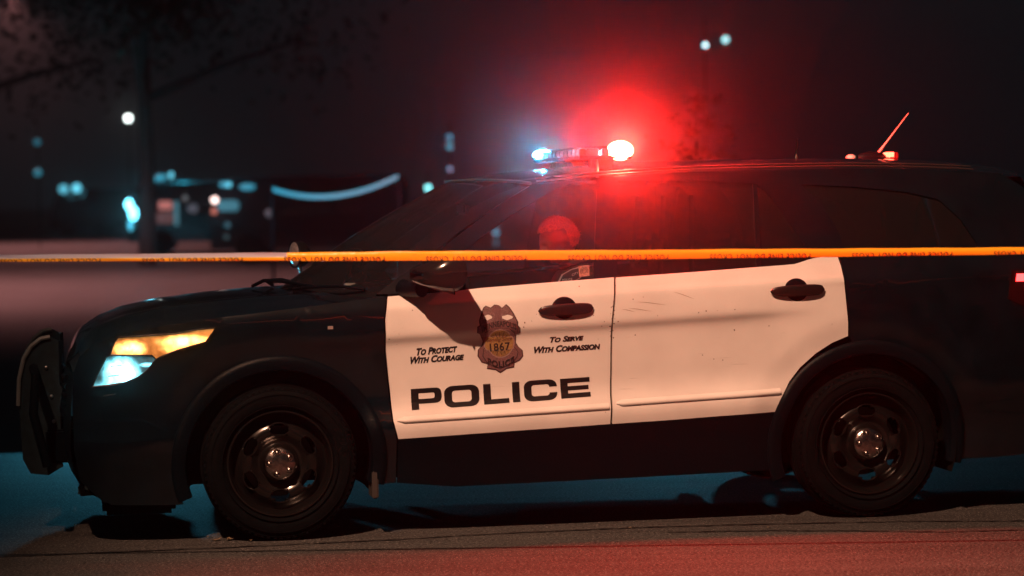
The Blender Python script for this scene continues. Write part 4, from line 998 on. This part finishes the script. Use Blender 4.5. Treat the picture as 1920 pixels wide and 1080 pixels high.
def tape_text(xc0, xc1, frac=1):
    """upside-down line whose far half is folded out of sight"""
    bm = text_bm('POLICE LINE DO NOT CROSS', bold=.012, spacing=1.15); xs = [v.co.x for v in bm.verts]; a, b = min(xs), max(xs); H = .70
    # keep the base half of the letters
    bmesh.ops.bisect_plane(bm, geom=bm.verts[:] + bm.edges[:] + bm.faces[:], plane_co=(0, .40, 0), plane_no=(0, 1, 0), clear_outer=True)
    for v in bm.verts:
        u = (v.co.x - a) / (b - a); w = max(v.co.y, 0) / .40          # w 0 at baseline, 1 at fold
        x = xc1 + (xc0 - xc1) * u; bt, tp = lerp_tab(x, TB), lerp_tab(x, TT); h = .46 * (1 - w) if xc1 > -.95 else .40 * (1 - w)
        v.co = (x, -.0085, bt + (tp - bt) * h - 1.3 + .0002)
    return obj('tape_lettering', bm, None, M_TXT, tape, smooth=False)
per = 266 / 4533.3 * TY
x = 1.157 - per * 8
xs0 = [(1332 - 960) / 4533.3 * TY + per * k for k in range(-7, 6)]
for x0 in xs0: tape_text(x0, x0 + 188 / 4533.3 * TY)

# ================================================================== BACKGROUND
rnd = random.Random(11)
M_BARK = mat('dark_bark', (.02, .016, .013), .9, noise=.5, nscale=8, bump=.5); M_LEAF = mat('dark_foliage', (.014, .02, .012), .7, noise=.5, nscale=3)
def tree(x, y, h, r, label, seed, nl=5200, lean=0, low=.32, leaf=.16, group='trees beyond the road', sprays=(), leafm=None):
    rd = random.Random(seed); t = empty('street_tree', (x, y, 0)); tag(t, label, 'tree', group)
    bm = bmesh.new(); tube_bm(bm, [(0, 0, 0), (.05, 0, h * .2), (lean * .3, 0, h * .45), (lean, .1, h * .8)], [h * .018, h * .015, h * .012, h * .005], 10)
    tips = []
    for k in range(11):
        a = rd.uniform(0, 6.28); z = h * rd.uniform(low, .72); L = r * rd.uniform(.5, 1); e = (lean * .5 + L * math.cos(a), L * math.sin(a), z + L * rd.uniform(.1, .7))
        tube_bm(bm, [(lean * z / h * .7, 0, z), ((e[0]) * .5, e[1] * .5, (z + e[2]) / 2 + .1), e], [h * .011, h * .007, h * .003], 6); tips.append(e)
    for a, b, q in sprays: tube_bm(bm, [(lean * .5, 0, h * .5), ((a - x) * .6, b - y, h * .45), (a - x, b - y, q)], [.012, .008, .005], 5)
    obj('trunk', bm, None, M_BARK, t)
    v = []; f = []
    cl = [(e, r * rd.uniform(.22, .42)) for e in tips] + [((lean + rd.gauss(0, r * .42), rd.gauss(0, r * .4), h * rd.uniform(low + .18, .98)), r * rd.uniform(.18, .36)) for _ in range(20)]
    cl += [((a - x, b - y, q), .16) for a, b, q in sprays] * 3
    for k in range(nl):
        c, q = rd.choice(cl); d = Vector((rd.gauss(0, 1), rd.gauss(0, 1), rd.gauss(0, .7))); p = Vector(c) + d * q * .55
        a = Vector((rd.gauss(0, 1), rd.gauss(0, 1), rd.gauss(0, 1))).normalized(); b = a.orthogonal().normalized(); s = leaf * rd.uniform(.5, 1.2)
        i = len(v); v += [p - a * s, p + b * s * .45, p + a * s, p - b * s * .45]; f.append((i, i + 1, i + 2, i + 3))
    obj('crown', v, f, leafm or M_LEAF, t, smooth=False, recalc=False)
    return t
tree(-8.74, 58, 12, 4.6, 'broad dark tree with a blue-lit crown left of the parked police cars', 1)
tree(-14.5, 64, 13, 5, 'tall dark tree at the far left edge of the road', 2)
tree(1.86, 24, 2.62, .34, 'small young tree whose leaves catch the red light above the roof', 6, 520, low=.55, leaf=.04, group=None, leafm=mat('leaf_lit_tone', (.16, .17, .12), .35, noise=.4, nscale=4))  # leaf colour lightened so the crown looks caught by the red light
tree(-6.4, 27, 8.6, 2.6, 'near tree at the upper left corner with leaves catching blue light', 7, 3600, low=.44, leaf=.09, group=None)

def patrol(name, x, y, rz, label, van=False):
    t = empty(name, (x, y, 0), rz); tag(t, label, 'van' if van else 'car', 'vehicles parked far down the road')
    prof = [(-2.4, .35), (-2.4, 1.0), (-2.3, 1.55), (-2.05, 2.02), (-1.7, 2.12), (2.3, 2.12), (2.42, 1.9), (2.42, .35)] if van else [(-2.4, .35), (-2.4, .85), (-2.2, 1.0), (-1.3, 1.12), (-.6, 1.65), (.2, 1.78), (1.8, 1.75), (2.25, 1.3), (2.4, 1.1), (2.4, .35)]
    bm = bmesh.new(); L1 = [bm.verts.new((a, -.95 + (.12 if c > 1.2 else 0), c)) for a, c in prof]; L2 = [bm.verts.new((a, .95 - (.12 if c > 1.2 else 0), c)) for a, c in prof]
    bm.faces.new(L1); bm.faces.new(L2[::-1])
    for i in range(len(prof)): bm.faces.new((L1[i], L2[i], L2[(i + 1) % len(prof)], L1[(i + 1) % len(prof)]))
    bm.normal_update(); obj('body', bm, None, M_BLACK, t, smooth=False)
    for s in (-1, 1):
        for wn in ([(-.75, 1.15), (-.25, 1.58), (.55, 1.66), (.55, 1.15)], [(.65, 1.15), (.65, 1.66), (1.6, 1.62), (2.0, 1.2)]):
            bm = bmesh.new(); bm.faces.new([bm.verts.new((a, s * (.96 if c < 1.2 else .85), c)) for a, c in wn])
            obj('side_window', bm, None, mat('far_window', (.02, .02, .02), .1, coat=1), t, smooth=False)
        for cx in (-1.43, 1.43): tube('wheel', [(cx, s * .98, .36), (cx, s * .72, .36)], .36, M_TYRE, t, 24)
    return t
def glow(parent, name, c, s, color, k):
    return ball(name, c, s, lit('glow_' + '_'.join('%d' % int(q * 100) for q in color) + '_%d' % int(k * 10), color, k), parent, u=12, v=8)
CY = (.15, .72, .95); CYD = (.05, .36, .52)
p1 = patrol('parked_van', -8.9, 72, R(4), 'dark parked van with a blazing cyan headlight and a pink-glowing side panel', True)
glow(p1, 'headlight', (-2.36, -.9, 1.46), (.11, .10, .16), CY, 9); glow(p1, 'headlight', (-2.24, -.95, 1.20), (.13, .10, .20), CY, 8); glow(p1, 'fog_light', (-2.33, -.95, .86), (.07, .08, .16), CYD, 3)
glow(p1, 'roof_light', (-1.75, -.9, 2.20), (.26, .12, .11), CYD, 1.3); glow(p1, 'roof_light', (-1.42, -.9, 2.24), (.16, .1, .09), CYD, 1.1); glow(p1, 'roof_light', (-1.12, -.9, 2.30), (.08, .07, .10), CY, 1.2)
box('glowing_panel', (-1.30, -.97, 1.42), (.40, .02, .26), lit('pink_panel_glow', (.75, .22, .18), .62, (.5, .2, .2)), p1, .03); box('glowing_panel', (-1.32, -.98, 1.05), (.5, .02, .34), lit('dim_pink_panel_glow', (.75, .22, .18), .14, (.3, .15, .15)), p1, .03)  # pink light on these panels is put in as their own glow
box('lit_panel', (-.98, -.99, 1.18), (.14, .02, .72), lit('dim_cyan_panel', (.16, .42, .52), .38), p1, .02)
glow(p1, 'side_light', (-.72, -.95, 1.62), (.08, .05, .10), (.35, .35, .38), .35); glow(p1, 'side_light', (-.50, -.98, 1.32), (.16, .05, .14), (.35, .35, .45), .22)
p2 = patrol('parked_van', -4.95, 60, 0, 'second dark van, nearer, with a white headlight and two cyan roof lights', True)
glow(p2, 'headlight', (-2.27, -.98, 1.56), (.085, .06, .085), (1, .72, .66), 3.4); glow(p2, 'reflector_glow', (-2.29, -.98, 1.29), (.075, .06, .085), (.8, .22, .16), .75)  # the red light of the reflector is put in as emission
glow(p2, 'roof_light', (-2.0, -.95, 1.94), (.16, .08, .07), CYD, 1.1); glow(p2, 'roof_light', (-1.92, -.99, 1.93), (.06, .06, .06), CY, 1.4); glow(p2, 'roof_light', (-1.47, -.95, 1.87), (.20, .08, .08), CYD, .9)
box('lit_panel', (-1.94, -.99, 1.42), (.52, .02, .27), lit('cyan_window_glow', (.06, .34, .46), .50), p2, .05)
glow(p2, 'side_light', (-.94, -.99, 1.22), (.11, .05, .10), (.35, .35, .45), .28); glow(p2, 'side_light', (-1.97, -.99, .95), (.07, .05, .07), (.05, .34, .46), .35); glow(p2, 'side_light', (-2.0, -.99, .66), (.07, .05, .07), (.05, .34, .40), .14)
p3 = patrol('parked_van', -18.6, 110, R(60), 'farthest dark van, at the left edge, with a pair of round cyan lamps', True)
glow(p3, 'headlight', (-2.3, -.5, 2.15), (.2, .2, .2), CY, 1.6); glow(p3, 'headlight', (-2.3, .25, 2.12), (.22, .2, .2), CY, 1.0)
# far lamps
def post(name, x, y, h, label, heads, cat='street lamp', group=None):
    t = empty(name, (x, y, 0)); tag(t, label, cat, group)
    tube('pole', [(0, .1, 0), (0, .1, h)], [.022, .012], M_TRIM, t)
    for (dx, z, s, c, k) in heads:
        hd = glow(t, 'lamp', (dx, -.05, z), (s, s * .6, s), c, k)
        tube('bracket', [(0, .1, z + s + .02), (dx, 0, z + s + .04)], .012, M_TRIM, t)
    return t
post('street_lamp', -14.15, 90, 5.2, 'tall lamp post with a white lamp high at the left', [(0, 4.62, .13, (.85, 1, .95), 7)])
post('street_lamp', -2.04, 60, 2.2, 'low post with one bright cyan lamp just left of the windshield', [(0, 1.78, .085, (.25, .85, .9), 2.4)])
post('signal_post', -1.49, 60, 3.4, 'slim post with two dim blue lamps above a grey one', [(0, 3.02, .09, (.05, .3, .5), .7), (0, 2.80, .09, (.12, .38, .55), .7), (0, 2.24, .075, (.25, .32, .55), .8)], 'signal post')
post('street_lamp', 4.87, 60, 5.9, 'double lamp post with small white lamps above the roof at the right', [(0, 5.2, .06, (.5, .8, .9), 4), (.5, 5.33, .085, (.35, .75, .8), 2.2)])
post('street_lamp', -15.6, 80, 4.2, 'far post with two dim blue lamps at the left edge', [(0, 3.55, .12, (.03, .25, .36), .5), (0, 2.55, .13, (.04, .3, .42), .7)])
post('street_lamp', -.44, 70, 1.5, 'low lamp with a blurred cyan light seen through the driver window', [(0, .5, .1, CYD, 2.0), (0, .2, .1, CYD, .5), (0, 1.0, .02, CYD, .2)])
lamp('added_blue_spot', 'SPOT', cw(6.0, 1.9, .28), (.03, .42, .6), 45, .02, cw(3.0, 1.15, .02), 26, .5)  # unseen spot added for a cyan streak on the road at the rear
# sagging tape far behind between two posts
st = empty('sagging_tape', (-3.24, 45, 0)); tag(st, 'blue-lit tape sagging between two posts far behind the hood', 'barrier tape')
v = []; n = 40
for i in range(n + 1):
    x = -1.18 + 2.33 * i / n; zc = 1.60 + .17 * ((x + .30) / 1.0) ** 2 if x > -.3 else 1.60 + .155 * ((x + .30) / .88) ** 2
    v += [(x, 0, zc - .04), (x, .02, zc + .04)]
obj('tape_strip', v, [(2 * i, 2 * i + 2, 2 * i + 3, 2 * i + 1) for i in range(n)], mat('pale_tape', (.75, .8, .85), .5), st, thick=.002)
tube('post', [(-1.2, .06, 0), (-1.2, .06, 1.85)], .03, M_TRIM, st); tube('post', [(1.17, .06, 0), (1.17, .06, 1.95)], .03, M_TRIM, st)
lamp('added_blue_spot', 'SPOT', (-6.5, 38, 2.2), (.03, .45, .65), 2600, .1, (-3.2, 45, 1.7), 30, .6)  # unseen spot added to turn the sagging tape blue
lamp('added_blue_spot', 'SPOT', (-9.5, 50, 1.9), (.03, .45, .65), 900, .1, (-9.0, 58, 4.2), 60, .9)  # unseen spot added to tint the far tree crown blue
lamp('added_blue_spot', 'SPOT', (-7.5, 20, 1.9), (.03, .45, .75), 90, .1, (-6.1, 27, 4.2), 40, .9)  # unseen spot added for blue on the near tree's leaves
lamp('far_street_glow', 'SPOT', (-11.5, 46, 8.0), (1, .36, .34), 9500, .2, (-10.5, 46, 0), 140, .6)
lamp('far_street_glow', 'SPOT', (-18, 88, 9.0), (1, .36, .34), 9500, .2, (-17, 86, 0), 140, .6)
# added spots, hidden behind the car, that turn the road there blue
for gx, gz in ((-1.9, .74), (1.6, .92)): lamp('hidden_blue_fill', 'SPOT', cw(gx, 3.4, gz), (.04, .25, .36), 210, .05, cw(gx - .2, 0, .2), 176, .1)

# ================================================================== HAZE
bm = bmesh.new(); box_bm(bm, (0, 220, 14), (560, 560, 32))  # air volume added to spread a lens-like glow round the beacons
hz = obj('glow_haze', bm, None, mat('tmp', (0, 0, 0)), smooth=False)
hz.data.materials.clear(); hm_ = bpy.data.materials.new('beacon_glow_haze'); hm_.use_nodes = True; nt = hm_.node_tree; nt.nodes.clear()
o_ = nt.nodes.new('ShaderNodeOutputMaterial'); pv = nt.nodes.new('ShaderNodeVolumePrincipled'); pv.inputs['Color'].default_value = (.8, .8, .82, 1)
pv.inputs['Density'].default_value = .0026; pv.inputs['Anisotropy'].default_value = .98; nt.links.new(pv.outputs[0], o_.inputs['Volume'])
hz.data.materials.append(hm_); tag(hz, kind='stuff')
